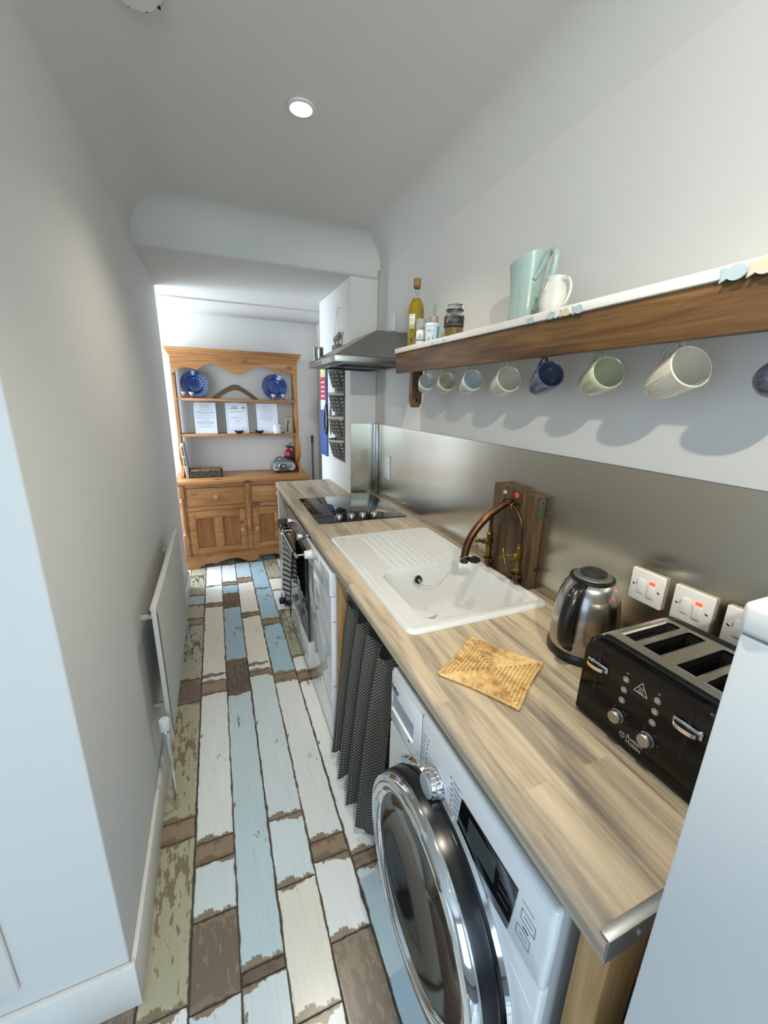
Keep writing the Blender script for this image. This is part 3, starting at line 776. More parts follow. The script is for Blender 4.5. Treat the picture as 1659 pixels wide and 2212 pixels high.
# ------------------------------------------------------------------ dotted curtain
def curtain():
    t = NT('dotted_fabric')
    uv = t.n('ShaderNodeUVMap'); uv.uv_map = 'UVMap'; mp = t.n('ShaderNodeMapping'); t.l(uv.outputs[0], mp.inputs[0])
    mp.inputs['Scale'].default_value = (104, 104, 1); mp.inputs['Rotation'].default_value = (0, 0, PI/4)
    fr = t.n('ShaderNodeVectorMath', operation='FRACTION'); t.l(mp.outputs[0], fr.inputs[0])
    sb = t.n('ShaderNodeVectorMath', operation='SUBTRACT'); t.l(fr.outputs[0], sb.inputs[0]); sb.inputs[1].default_value = (0.5, 0.5, 0)
    ln = t.n('ShaderNodeVectorMath', operation='LENGTH'); t.l(sb.outputs[0], ln.inputs[0])
    c = t.ramp(ln.outputs['Value'], [(0.20, lin((170, 166, 154))), (0.26, lin((58, 56, 52)))])
    t.l(c, t.b.inputs['Base Color']); t.set(Roughness=0.95)
    o_ = thing('sink_curtain', 'dark grey curtain with tiny white dots hanging below the sink', 'curtain', (0.0, 0.0, 0.0))
    mb = MB(); nu, nv = 150, 30
    def f(u, v):
        z = 0.768-(0.725+0.02*math.sin(u*21+1))*v-0.022*(1-v)**6*abs(math.sin(u*2*PI*3.1))
        y = 1.425-(0.475-0.01*v)*u
        amp = 0.013+0.016*v
        wv = math.sin(u*2*PI*4.2+0.9+0.5*math.sin(v*2))*amp+0.35*amp*math.sin(u*2*PI*9.1+2*v)
        xb = 0.436-0.052*v**0.8
        y += 0.010*math.cos(u*2*PI*4.2+0.9)*(0.4+v)
        return (xb+wv, y, z+0.006*math.sin(u*2*PI*4.2)*(1-v))
    mb.grid(f, nu, nv)
    o = obj('fabric', mb, t.m, o_, smooth=80); me = o.data; uvl = me.uv_layers.new(name='UVMap')
    acc = [0]; P = [Vector(mb.v[i*(nv+1)+nv//2]) for i in range(nu+1)]
    for i in range(nu): acc.append(acc[-1]+(P[i+1]-P[i]).length)
    for lp in me.loops:
        i = lp.vertex_index; uvl.data[lp.index].uv = (acc[i//(nv+1)]*1.0, 0.76*(i % (nv+1))/nv)
    o.modifiers.new('thickness', 'SOLIDIFY').thickness = 0.0015
    obj('curtain_wire', MB().tube([(0.448, 0.928, 0.79), (0.432, 1.436, 0.79)], 0.003, 8), M_CHROME, o_)
curtain()

# ------------------------------------------------------------------ fridge
fr = thing('fridge', 'white fridge freezer cropped by the right edge of the picture', 'fridge', (0.41, 0.168, 0))
obj('door', MB().box(0.0, 0.05, -0.55, 0.0, 0.03, 1.341, 0.003), M_FRIDGE, fr)
obj('door_cap', MB().box(-0.0025, 0.0525, -0.5525, 0.0025, 1.342, 1.372, 0.006), M_WPLAST, fr, label='white moulded cap on top of door')
obj('cabinet', MB().box(0.055, 0.57, -0.548, -0.003, 0.02, 1.354, 0.006), M_FRIDGE, fr)
obj('top', MB().box(0.054, 0.575, -0.55, 0.0, 1.3545, 1.371, 0.006), M_WPLAST, fr)
for y in (-0.5, -0.05): obj('foot', MB().cyl((0.1, y, 0), (0.1, y, 0.03), 0.02), M_BLACKP, fr)

# ================================================================== ON THE WORKTOP
def kettle():
    t = thing('kettle', 'brushed steel cordless kettle with black handle and lid beside toaster', 'kettle', (0.850, 0.660, 0.9), (0, 0, math.radians(180+17)))
    t.scale = (0.95, 0.95, 0.94)
    # local +x points to the handle
    obj('base', MB().lathe([(0, 0), (0.084, 0), (0.088, 0.006), (0.088, 0.018), (0.083, 0.026), (0, 0.026)], seg=48), M_BLACKP, t)
    obj('body', MB().lathe([(0.0, 0.024), (0.082, 0.024), (0.0835, 0.03), (0.084, 0.06), (0.083, 0.10), (0.080, 0.14), (0.074, 0.175), (0.064, 0.203), (0.054, 0.218), (0.050, 0.222), (0.0, 0.224)], seg=56), M_STEEL, t, smooth=50)
    obj('lid_ring', MB().lathe([(0.051, 0.219), (0.056, 0.222), (0.055, 0.227), (0.049, 0.229), (0.045, 0.226)], seg=48, closed=True), M_BLACKP, t)
    ld = obj('lid', MB().lathe([(0.0, 0.224), (0.049, 0.224), (0.047, 0.230), (0.036, 0.233), (0.0, 0.234)], seg=48), M_SATIN, t)
    obj('lid_cap', MB().lathe([(0.0, 0.232), (0.033, 0.232), (0.032, 0.240), (0.026, 0.244), (0.0, 0.246)], (-0.004, 0, 0), seg=40), plain('lid_black', (30, 31, 32), 0.5), ld)
    sp_ = MB().prism([(-0.070, 0.213), (-0.083, 0.196), (-0.066, 0.165), (-0.055, 0.205)], 'Y', -0.018, 0.018)
    obj('spout', sp_, M_STEEL, t)
    path = smooth_path([(0.045, 0, 0.212), (0.078, 0, 0.208), (0.104, 0, 0.18), (0.116, 0, 0.14), (0.116, 0, 0.10), (0.108, 0, 0.07), (0.088, 0, 0.055)], 8)
    n = len(path)
    rr = [0.011+0.004*math.sin(PI*i/(n-1)) for i in range(n)]
    h = obj('handle', MB().tube(path, rr, 14, flat=1.25), M_BLACKP, t, smooth=60)
    obj('handle_mount', MB().box(0.066, 0.090, -0.013, 0.013, 0.035, 0.062, 0.006), M_BLACKP, h)
    sw = plain('switch_grey', (64, 66, 68), 0.3)
    R_ = Matrix.Translation((0.094, 0, 0.206)) @ Matrix.Rotation(math.radians(38), 4, 'Y')
    for a in ((-0.013, -0.007, -0.012, 0.012), ):
        obj('switch_button', MB().box(a[0], a[1], a[2], a[3], -0.002, 0.003, 0.001).xf(R_), sw, h)
    for yy in (-0.0105, 0.0015):
        obj('switch_button', MB().box(0.008, 0.016, yy, yy+0.009, -0.0045, 0.0035, 0.001).xf(R_), sw, h)
kettle()

def toaster():
    t = thing('toaster', 'black four-slice toaster with brushed steel top by the sockets', 'toaster', (0.668, 0.383, 0.9))
    # local: x 0..0.235 into depth, y -0.128..0.128, z 0..0.19 ; front plane x=0
    D, hy, H = 0.232, 0.128, 0.186
    def prof(inset=0.0, zt=H, R=0.035):
        p = [(-hy+inset, 0.008)]
        p.append((-hy+inset, zt-R))
        for k in range(1, 7): a = PI-PI/2*k/6; p.append((-hy+inset+R+R*math.cos(a), zt-R+R*math.sin(a)))
        for k in range(0, 7): a = PI/2-PI/2*k/6; p.append((hy-inset-R+R*math.cos(a), zt-R+R*math.sin(a)))
        p.append((hy-inset, 0.008)); return p
    def endcap(xa, xb, tilt):
        mb = MB(); mb.prism(prof(0.0), 'X', xa, xb)
        return mb
    # black front and rear end caps, with a soft front bevel
    mb = MB(); P0 = prof(0.006, H-0.006); P1 = prof(0.0); n = len(P1)
    vs = [(-0.0, p, q) for p, q in P0]+[(0.012, p, q) for p, q in P1]+[(0.032, p, q) for p, q in P1]
    fs = [tuple(range(n))]+[(i, i+1, n+i+1, n+i) for i in range(n-1)]+[(n+i, n+i+1, 2*n+i+1, 2*n+i) for i in range(n-1)]+[tuple(range(2*n, 3*n))[::-1], (0, n, 2*n, 3*n-1, 2*n-1, n-1)]
    mb.add(vs, fs); fc = obj('front_cover', mb, M_BLACKG, t)
    rc = MB(); rc.prism(P1, 'X', D-0.025, D); obj('rear_cover', rc, M_BLACKG, t)
    # steel wrap with four slots: top built as strips around the openings
    ys = [(-0.097, -0.062), (-0.049, -0.014), (0.014, 0.049), (0.062, 0.097)]
    xa, xb = 0.055, 0.192; zt = H+0.0012
    top = MB(); tt = 0.0035
    top.box(0.032, xa, -hy+0.033, hy-0.033, zt-tt, zt); top.box(xb, D-0.025, -hy+0.033, hy-0.033, zt-tt, zt)
    yy = [-hy+0.033]+[v for p in ys for v in p]+[hy-0.033]
    for i in range(0, len(yy), 2):
        if yy[i+1] > yy[i]: top.box(xa, xb, yy[i], yy[i+1], zt-tt, zt)
    for sgn in (-1, 1):
        pr = []
        for k in range(8): a = PI/2*k/7; pr.append((sgn*(hy-0.035+0.0355*math.sin(a)), H-0.035+0.0362*math.cos(a)))
        inn = [(sgn*(abs(p)-0.003), q-0.003) for p, q in pr]
        pr2 = pr+[(sgn*(hy+0.0005), 0.01), (sgn*(hy-0.003), 0.01)]+inn[::-1]
        top.prism(pr2, 'X', 0.032, D-0.025)
    ttop = obj('steel_top', top, M_TOASTTOP, t, smooth=40)
    for a, b in ys:
        w = MB()
        w.box(xa-0.001, xb+0.001, a-0.001, a, 0.06, zt-0.001); w.box(xa-0.001, xb+0.001, b, b+0.001, 0.06, zt-0.001)
        w.box(xa-0.001, xa, a, b, 0.06, zt-0.001); w.box(xb, xb+0.001, a, b, 0.06, zt-0.001); w.box(xa, xb, a, b, 0.058, 0.06)
        sl = obj('bread_slot', w, M_DARK, t)
        rim = MB().tube([(xa, a, zt), (xb, a, zt), (xb, b, zt), (xa, b, zt)], 0.0013, 6, closed=True)
        obj('slot_rim', rim, M_CHROME, sl)
        ca = MB()
        for k in range(7): ca.tube([(xa+0.01+k*0.019, a+0.006, 0.07), (xa+0.01+k*0.019, a+0.006, H-0.012)], 0.0008, 5)
        ca.tube([(xa, a+0.006, H-0.016), (xb, a+0.006, H-0.016)], 0.001, 5); ca.tube([(xa, b-0.006, H-0.016), (xb, b-0.006, H-0.016)], 0.001, 5)
        obj('slot_cage', ca, M_CHROME, sl)
    obj('chassis', MB().box(0.03, D-0.02, -hy+0.006, hy-0.006, 0.012, 0.056), M_DARK, t)
    for x in (0.03, D-0.03):
        for y in (-0.09, 0.09): obj('foot', MB().cyl((x, y, 0), (x, y, 0.012), 0.01), M_BLACKP, t)
    for y in (0.088, -0.082):
        obj('lever_slot', MB().box(-0.0006, 0.002, y-0.003, y+0.003, 0.062, 0.165), M_DARK, t)
        lv = MB().prism([(-0.002, y-0.021)]+[(-0.004-0.013*math.sin(PI*q/8)**0.6, y-0.019*math.cos(PI*q/8)) for q in range(9)]+[(-0.002, y+0.021)], 'Z', 0.1275, 0.1350).box(-0.0035, -0.0005, y-0.023, y+0.023, 0.1255, 0.1385, 0.0014)
        obj('lever', lv, M_CHROME, t)
    ring = M_GREYLINE
    for y in (0.029, -0.030):
        for z in (0.141, 0.1185, 0.0955):
            b = obj('button', MB().lathe([(0, 0), (0.0062, 0), (0.0062, 0.0012), (0.005, 0.0016), (0.0047, 0.0035), (0.0037, 0.0042), (0, 0.0042)], (0, y, z), (-1, 0, 0), seg=24), [M_SATIN], t)
        k = obj('browning_knob', MB().lathe([(0.0135, 0), (0.0135, 0.003), (0.0125, 0.004), (0.012, 0.012), (0.0105, 0.014), (0, 0.0143)], (0, y+0.002, 0.058), (-1, 0, 0), seg=36), [M_SATIN], t)
        dm = MB()
        for a in range(6):
            an = math.radians(-60+a*60); dm.disc((-0.0002, y+0.002+0.0185*math.cos(an), 0.058+0.0185*math.sin(an)), (-1, 0, 0), 0.0009, 0.0006, 0.0001, 8)
        dm.prism([(y-0.003, 0.1525), (y+0.003, 0.1525), (y, 0.157)], 'X', -0.0006, 0.0)
        obj('dial_marks', dm, ring, t)
    pr = plain('silver_print', (190, 190, 190), 0.4)
    wz, wy = 0.1415, 0.0
    tri = [(wy-0.0125, wz-0.010), (wy+0.0125, wz-0.010), (wy, wz+0.0125)]
    wm = MB()
    for i in range(3):
        a = Vector((-0.0005, *tri[i])); b = Vector((-0.0005, *tri[(i+1) % 3])); wm.tube([a, b], 0.0007, 5)
    for dy in (-0.0045, 0, 0.0045):
        wm.tube([(-0.0005, wy+dy*0.7+0.0009*math.sin(k*1.2), wz-0.005+k*0.0012) for k in range(8)], 0.0005, 5)
    wm.tube([(-0.0005, wy-0.006, wz-0.007), (-0.0005, wy+0.006, wz-0.007)], 0.0005, 5)
    obj('hot_surface_symbol', wm, pr, t)
    obj('emblem', MB().lathe([(0.0, 0.0), (0.0065, 0.0), (0.0065, 0.0008), (0.0, 0.0008)], (0, 0.0155, 0.028), (-1, 0, 0), seg=28), plain('emblem_grey', (120, 120, 120), 0.35), t)
    text('emblem_initials', 'RH', 0.0065, M_BLACKP, t, (-0.0010, 0.0195, 0.0257), (0, -1, 0), (0, 0, 1), 0.0004)
    text('brand_lettering', 'Russell', 0.0115, pr, t, (-0.0005, 0.0075, 0.0295), (0, -1, 0), (0, 0, 1), 0.0004)
    text('brand_lettering', 'Hobbs', 0.0115, pr, t, (-0.0005, 0.0075, 0.0195), (0, -1, 0), (0, 0, 1), 0.0004)
toaster()

# woven place mat
def mat_():
    t = NT('palm_weave')
    nz = t.n('ShaderNodeTexNoise', i_Scale=60.0, i_Detail=3.0); t.l(t.coord(), nz.inputs['Vector'])
    n2 = t.n('ShaderNodeTexNoise', i_Scale=9.0); t.l(t.coord(), n2.inputs['Vector'])
    f = t.math('ADD', t.math('MULTIPLY', nz.outputs[0], 0.6), t.math('MULTIPLY', n2.outputs[0], 0.4))
    t.l(t.ramp(f, [(0.36, lin((146, 108, 58))), (0.5, lin((196, 160, 104))), (0.62, lin((216, 184, 130)))]), t.b.inputs['Base Color']); t.set(Roughness=0.6)
    o_ = thing('woven_mat', 'square straw-coloured woven coaster mat between sink and toaster', 'mat', (0.575, 0.672, 0.9), (0, 0, math.radians(32.5)))
    hx, hy = 0.098, 0.098; rings = 11; r = 0.0046
    base = MB(); 
    for k in range(rings):
        s = (k+0.6)/rings; pts = []
        cor = [(-1, -1), (1, -1), (1, 1), (-1, 1)]
        off = 0.0
        m_ = max(4, int(2*hx*s/0.0028))
        for c in range(4):
            a = cor[c]; b = cor[(c+1) % 4]
            for i in range(m_):
                q = i/m_; bow = 1-0.05*s*math.sin(PI*q)
                x = (a[0]+(b[0]-a[0])*q); y = (a[1]+(b[1]-a[1])*q)
                if a[0] == b[0]: x *= bow
                else: y *= bow
                pts.append((x*hx*s, y*hy*s, r+0.0004+0.0004*math.sin(x*5)*s))
        L = len(pts); ph = k*2.1
        rr = [r*(0.80+0.26*abs(math.sin(i*PI/4+ph))) for i in range(L)]
        base.tube(pts, rr, 7, closed=True)
    obj('woven_rope', base, t.m, o_, smooth=70)
    obj('backing', MB().box(-hx*0.9, hx*0.9, -hy*0.9, hy*0.9, 0.0004, 0.003), plain('mat_backing', (112, 80, 44), 0.8), o_)
mat_()

# tap board with brass taps
def tap_board():
    M_OLD = wood('old_oak', (42, 30, 17), (72, 54, 34), (108, 86, 56), 'Z', 0.5, ring=1.6)
    t = thing('tap_board', 'thick old wooden board carrying copper pipes and brass taps behind sink', 'tap', (0.9545, 1.10, 0.9))
    # local x 0 = front face
    mb = MB(); nu = 14
    def outline(u):  # top edge uneven
        return 0.338+0.006*math.sin(u*5+0.5)+0.003*math.sin(u*17)
    poly = [(-0.112, 0.001), (0.113, 0.001)]+[(0.113-0.225*k/nu, outline(k/nu)) for k in range(nu+1)]
    mb.prism(poly, 'X', 0.0, 0.037)
    obj('board', mb, M_OLD, t)
    obj('corner_plate', MB().box(0.008, 0.034, -0.1135, -0.1115, 0.262, 0.325, 0.0008), plain('verdigris', (62, 72, 62), 0.6, var=0.3), t, label='dark green corroded plate on side')
    for z in (0.272, 0.315): obj('plate_screw', MB().disc((0.021, -0.1135, z), (0, -1, 0), 0.004, 0.0015), M_BRASS, t)
    obj('side_hole', MB().disc((0.030, -0.1125, 0.075), (0, -1, 0), 0.007, 0.0012), M_DARK, t)
    fish(t, (-0.001, 0.047, 0.318), 0.022, M_FB, -1)
    obj('hot_marker', MB().disc((0.0, -0.014, 0.319), (-1, 0, 0), 0.011, 0.002), plain('red_marker', (216, 74, 60), 0.5), t, label='round red hot-water marker')
    # two supply pipes rising to the arch and the spout
    R_ = 0.0065
    for s in (1, -1):
        y = 0.082*s
        arch = smooth_path([(-0.024, y, 0.165), (-0.024, y, 0.215), (-0.025, y*0.86, 0.252), (-0.026, y*0.5, 0.280), (-0.028, 0.0, 0.290)], 8)
        obj('copper_arch', MB().tube(arch, R_, 12), M_COPPER, t, smooth=60)
        body = MB()
        body.lathe([(0.012, 0.10), (0.0125, 0.112), (0.0165, 0.114), (0.0165, 0.128), (0.0125, 0.13), (0.0115, 0.142), (0.0135, 0.143), (0.0135, 0.152), (0.009, 0.155), (0.008, 0.17)], (-0.024, y, 0), seg=6)
        body.lathe([(0.009, 0.055), (0.0095, 0.062), (0.013, 0.064), (0.013, 0.074), (0.0105, 0.076), (0.010, 0.084), (0.013, 0.085), (0.013, 0.096), (0.012, 0.10)], (-0.024, y, 0), seg=16)
        tp = obj('tap_body', body, M_BRASS, t, smooth=30)
        # angled headgear
        ax = Vector((-0.86, 0.10 if s > 0 else 0.16, 0.10)).normalized()
        c0 = Vector((-0.024, y, 0.118))
        obj('spindle', MB().lathe([(0.0125, 0.0), (0.0125, 0.014), (0.0105, 0.016), (0.0125, 0.018), (0.0105, 0.020), (0.012, 0.022), (0.010, 0.024), (0.011, 0.027), (0.006, 0.03), (0.005, 0.055), (0.0065, 0.057), (0.005, 0.062), (0.0, 0.063)], c0, ax, seg=20), M_BRASS, tp)
        q = ax.to_track_quat('Z', 'Y'); cr = MB()
        e0 = c0+ax*0.055
        for a in (0.6, 0.6+PI/2):
            dv = q @ Vector((math.cos(a), math.sin(a), 0))
            cr.tube([e0-dv*0.026, e0-dv*0.013, e0+dv*0.013, e0+dv*0.026], [0.0042, 0.0028, 0.0028, 0.0042], 8)
        obj('cross_handle', cr, M_BRASS, tp, smooth=60)
        el = MB().tube(smooth_path([(-0.024, y, 0.058), (-0.024, y, 0.035), (-0.018, y, 0.024), (0.002, y, 0.02)], 6), 0.0095, 12).lathe([(0.0185, 0), (0.0185, 0.003), (0.014, 0.006), (0.01, 0.006)], (0.0, y, 0.02), (-1, 0, 0), seg=24)
        obj('elbow', el, M_COPPER, tp, smooth=50)
        obj('flange', MB().lathe([(0.0, 0.0), (0.021, 0.0), (0.021, 0.003), (0.014, 0.005), (0.0, 0.005)], (-0.024, y, 0.052), (0, 0, 1), seg=24), M_BRASS, tp)
        # pipe clip
        obj('pipe_clip', MB().tube([(0.0, 0.03*s, 0.283), (-0.02, 0.03*s, 0.300), (-0.035, 0.03*s, 0.290), (-0.035, 0.03*s, 0.275)], 0.0022, 8).disc((0, 0.03*s, 0.30), (-1, 0, 0), 0.006, 0.003), M_BRASS, t, smooth=60)
    sp_ = smooth_path([(0.002, 0.0, 0.290), (-0.028, -0.0, 0.291), (-0.055, 0.0, 0.281), (-0.105, 0.0, 0.248), (-0.150, 0.0, 0.205), (-0.176, 0.0, 0.163), (-0.186, 0.0, 0.125), (-0.188, 0.0, 0.104)], 8)
    n = len(sp_)
    s_ = obj('spout', MB().tube(sp_, [0.0105+0.0028*min(1, i/10) for i in range(n)], 18), M_COPPER, t, smooth=60)
    obj('spout_end', MB().lathe([(0.0148, 0.0), (0.0150, 0.018), (0.0135, 0.019), (0.012, 0.004), (0.012, 0.0)], (-0.188, 0.0, 0.088), (0, 0, 1), seg=28, closed=True), M_COPPER, s_)

M_FB = plain('fish_pale_blue', (172, 190, 197), 0.6); M_FG = plain('fish_grey_green', (176, 190, 184), 0.6); M_FC = plain('fish_cream', (206, 196, 176), 0.6)
def fish(parent, c, L, mat, dirn=1, name='fish_cutout'):
    """flat wooden fish cut-out facing -X, head towards -y when dirn=1"""
    L *= 0.85; pts = []
    for k in range(14):
        a = PI*(-0.80)+2*PI*0.80*k/13
        pts.append((0.38*math.cos(a)+0.12, 0.31*math.sin(a)))
    tail = [(-0.48, 0.32), (-0.38, 0.0), (-0.48, -0.32)]
    poly = pts+tail
    poly = [(c[1]-dirn*p*L, c[2]+q*L) for p, q in poly]
    o = obj(name, MB().prism(poly, 'X', c[0]-0.003, c[0]+0.0008), mat, parent)
    return o
tap_board()

# ================================================================== SOCKETS
M_NEON = emit('red_neon', (255, 40, 20), 4)
def plate(name, label, loc, w=0.086, h=0.086, kind='fused', group=None):
    t = thing(name, label, 'switch', loc)
    obj('plate', MB().box(-0.009, -0.0003, -w/2, w/2, -h/2, h/2, 0.003), M_WPLAST, t)
    if kind == 'fused':
        c = MB().box(-0.0115, -0.008, 0.004, 0.022, -0.019, 0.019, 0.0015); obj('fuse_carrier', c, M_WPLAST, t)
        r = obj('rocker', MB().box(-0.013, -0.008, -0.023, -0.006, -0.021, 0.012, 0.0015), M_WPLAST, t)
        obj('neon', MB().box(-0.0115, -0.008, -0.0215, -0.0075, 0.012, 0.021, 0.001), M_NEON, t, label='glowing red neon indicator')
        obj('fuse_mark', MB().box(-0.0094, -0.0085, 0.0245, 0.0262, 0.000, 0.009), M_GREYLINE, t)
        for y in (0.0325, -0.0325): obj('screw', MB().disc((-0.0085, y, 0.0), (-1, 0, 0), 0.0033, 0.0012), plain('screw_dark', (90, 90, 90), 0.4, 0.6) if False else M_ALU, t)
    else:
        for z in (h*0.0, -h*0.22): obj('rocker', MB().box(-0.012, -0.008, -0.010, 0.010, z-0.008, z+0.008, 0.0015), M_WPLAST, t)
        obj('neon', MB().box(-0.0098, -0.0085, -0.004, 0.004, h*0.14, h*0.18), plain('neon_off', (86, 50, 48), 0.4) if kind == 'v' else M_GREYLINE, t)
        for z in (h*0.38, -h*0.38): obj('screw', MB().disc((-0.0085, 0, z), (-1, 0, 0), 0.003, 0.0012), M_ALU, t)
    return t
plate('fused_switch', 'white fused switch plate nearest the kettle, red light on', (XW-0.003, 0.609, 1.083))
plate('fused_switch', 'middle white fused switch plate, red light on, above the toaster', (XW-0.003, 0.500, 1.083))
plate('fused_switch', 'white switch plate half hidden behind the fridge', (XW-0.003, 0.392, 1.083))
plate('cooker_switch', 'tall white cooker switch on the steel beside the hob', (XW-0.003, 2.342, 1.115), 0.086, 0.146, 'v')
plate('wall_switch', 'white switch plate on wall above the extractor hood', (XW, 2.33, 1.955), 0.086, 0.086, 'p')

# ================================================================== MUG SHELF
M_SHELFW = wood('stained_pine', (66, 44, 22), (94, 66, 36), (122, 90, 54), 'Y', 0.4, ring=1.2, knots=False)
sh = thing('mug_shelf', 'long shelf with white top and brown stained wooden front board', 'shelf', (0.80, 1.0, 1.735))
obj('shelf_board', MB().box(-0.006, XW-0.8005, -0.95, 0.83, 0.0, 0.021, 0.003), M_TRIM, sh, label='white painted shelf top')
obj('front_board', MB().box(0.0, 0.022, -0.95, 0.822, -0.087, -0.0004, 0.0025), M_SHELFW, sh, label='brown stained front board')
br_ = MB().prism([(0.072, -0.0005), (0.072, -0.215), (0.084, -0.238), (0.113, -0.238), (0.126, -0.215), (0.126, -0.0005)], 'Y', 0.79, 0.82)
bk = obj('bracket', br_, M_SHELFW, sh)
obj('bracket_hole', MB().disc((0.100, 0.7895, -0.205), (0, -1, 0), 0.007, 0.0012), M_DARK, bk)
obj('wall_batten', MB().box(XW-0.8-0.02, XW-0.8005, -0.95, 0.81, -0.04, -0.0004), M_SHELFW, sh)
for y, L, mt, dr in ((1.462, 0.026, M_FB, 1), (1.428, 0.026, M_FC, -1), (1.378, 0.028, M_FG, -1), (0.928, 0.030, M_FG, 1), (0.853, 0.033, M_FB, -1), (0.812, 0.034, M_FC, 1), (0.774, 0.036, M_FB, 1), (0.463, 0.046, M_FB, 1), (0.424, 0.046, M_FC, 1)):
    fish(sh, (0.794-0.80-0.0, y-1.0, 0.006+0.0), L, mt, dr)

def mug_proto(ribbed=False):
    pass
def mug(y, kind, label, scale=1.0, zrot=14, tilt=16, x=0.875):
    """origin = the top of the handle where it hangs on the hook; axis of the mug along -y"""
    t = thing('mug', label, 'mug', (x, y+0.036, 1.656), (math.radians(-tilt), 0, math.radians(-zrot)), group='mugs hanging under the shelf')
    cols = {'white': (214, 214, 210), 'cream': (200, 196, 172), 'pale': (205, 207, 204), 'ivory': (214, 208, 192), 'slate': (86, 90, 112), 'sage': (190, 190, 162)}
    nm = 'glaze_'+kind
    M = MATS.get(nm) or plain(nm, cols[kind], 0.14, var=0.04, Coat_Weight=0.5)
    s = scale; H = 0.104*s; R = 0.0425*s
    # body: axis points to -y (mouth); centre line at z = -0.031-R
    zc = -0.030-R
    out = [(0.0, 0.0), (0.020*s, 0.0), (0.026*s, 0.002*s), (0.0315*s, 0.012*s), (0.0365*s, 0.032*s), (0.0405*s, 0.06*s), (R, 0.085*s), (R, H-0.0015), (R-0.0015, H), (R-0.0035, H-0.001)]
    inn = [(R-0.004, 0.085*s), (0.0365*s, 0.06*s), (0.0325*s, 0.032*s), (0.026*s, 0.012*s), (0.0, 0.006*s)]
    prof = out+inn; c = (0, H*0.55, zc)
    mb = MB(); seg = 56
    mb.lathe(prof, c, (0, -1, 0), seg)
    if kind == 'ivory':
        vs = []
        n_out = 8
        for i, v in enumerate(mb.v):
            ring, k = divmod(i, seg)
            if 2 <= ring <= 6:
                d = Vector((v[0]-c[0], 0, v[2]-c[2])); d.normalize(); w = 0.0009 if k % 2 else 0.0
                vs.append((v[0]-d.x*w, v[1], v[2]-d.z*w))
            else: vs.append(v)
        mb.v = vs
    obj('body', mb, M, t, smooth=50 if kind != 'ivory' else 20)
    hy0 = c[1]-H*0.80; hy1 = c[1]-H*0.28; zt = zc+R
    hp = smooth_path([(0, hy0, zt-0.002), (0, hy0-0.0, zt+0.020*s), (0, (hy0*0.7+hy1*0.3), zt+0.0275*s), (0, (hy0+hy1)/2+0.004, zt+0.026*s), (0, hy1-0.002, zt+0.014*s), (0, hy1+0.004, zt-0.005)], 6)
    obj('handle', MB().tube(hp, 0.0045*s, 10, flat=1.3), M, t, smooth=60)
    return t
def hook(y, x=0.875):
    h = MB().tube([(x-0.80, y-1.0, -0.001), (x-0.80, y-1.0, -0.048)]+[(x-0.80+0.009*math.sin(a), y-1.0, -0.057-0.009*math.cos(a)+0.0) for a in (PI*0.95, PI*0.6, PI*0.3, 0, -PI*0.35, -PI*0.6)], 0.0014, 6)
    obj('cup_hook', h, M_BRASS, sh, smooth=60)
for y, kind, sc, lb in ((1.632, 'white', 0.92, 'plain white mug hanging nearest the shelf bracket'),
                        (1.465, 'cream', 0.94, 'small cream-green mug hanging second from the bracket'),
                        (1.293, 'pale', 0.97, 'pale grey-white mug hanging between cream mugs'),
                        (1.097, 'ivory', 1.05, 'ivory ribbed mug hanging left of the slate blue mug'),
                        (0.924, 'slate', 1.0, 'slate blue glossy mug hanging whole in view'),
                        (0.738, 'sage', 1.02, 'pale sage green glossy mug right of the blue one'),
                        (0.562, 'ivory', 1.10, 'large ivory ribbed mug, biggest in the picture'),
                        (0.362, 'slate', 1.05, 'slate blue mug cut off by the right edge')):
    mug(y, kind, lb, sc*0.90, zrot=random.uniform(14, 20), tilt=random.uniform(17, 22)); hook(y+0.036)

# ------------------------------------------------------------------ things on the shelf (top at z=1.756)
ZS = 1.7562
def bottle():
    t = thing('oil_bottle', 'tall glass bottle of yellow olive oil with cork stopper', 'bottle', (0.875, 1.785, ZS))
    t.scale = (1, 1, 0.95)
    g = glass('bottle_glass', (240, 246, 238)); oil = glass('olive_oil', (196, 160, 8), 0.0, 1.4)
    obj('glass', MB().lathe([(0, 0), (0.032, 0), (0.035, 0.004), (0.036, 0.02), (0.036, 0.165), (0.034, 0.185), (0.026, 0.205), (0.017, 0.222), (0.0145, 0.235), (0.013, 0.262), (0.015, 0.264), (0.015, 0.272), (0.011, 0.272), (0.011, 0.235), (0.0, 0.236)], seg=40), g, t)
    obj('oil', MB().lathe([(0, 0.004), (0.0335, 0.006), (0.0343, 0.02), (0.0343, 0.165), (0.0325, 0.184), (0.0245, 0.204), (0.0155, 0.220), (0, 0.221)], seg=40), plain('oil_fill', (190, 160, 10), 0.15, var=0.12, scale=25), t, label='yellow olive oil with herbs')
    hb_ = MB()
    rn = random.Random(3)
    for k in range(7):
        a = rn.uniform(2.4, 4.6); z = rn.uniform(0.02, 0.08); x, y = 0.0347*math.cos(a), 0.0347*math.sin(a)
        hb_.tube([(x, y, z), (x*1.0+rn.uniform(-.002, .002), y+rn.uniform(-0.006, 0.006), z+0.022)], [0.002, 0.004], 6)
    obj('herbs', hb_, plain('herbs', (70, 62, 12), 0.5), t)
    obj('cork', MB().lathe([(0, 0.262), (0.0135, 0.262), (0.014, 0.274), (0.016, 0.275), (0.016, 0.303), (0.0145, 0.306), (0, 0.306)], seg=28), plain('cork', (140, 108, 66), 0.7, var=0.2, scale=150), t)
    wrap_label(t, 0.0365, 0.085, 0.150, math.radians(214), 0.42, (214, 210, 190))
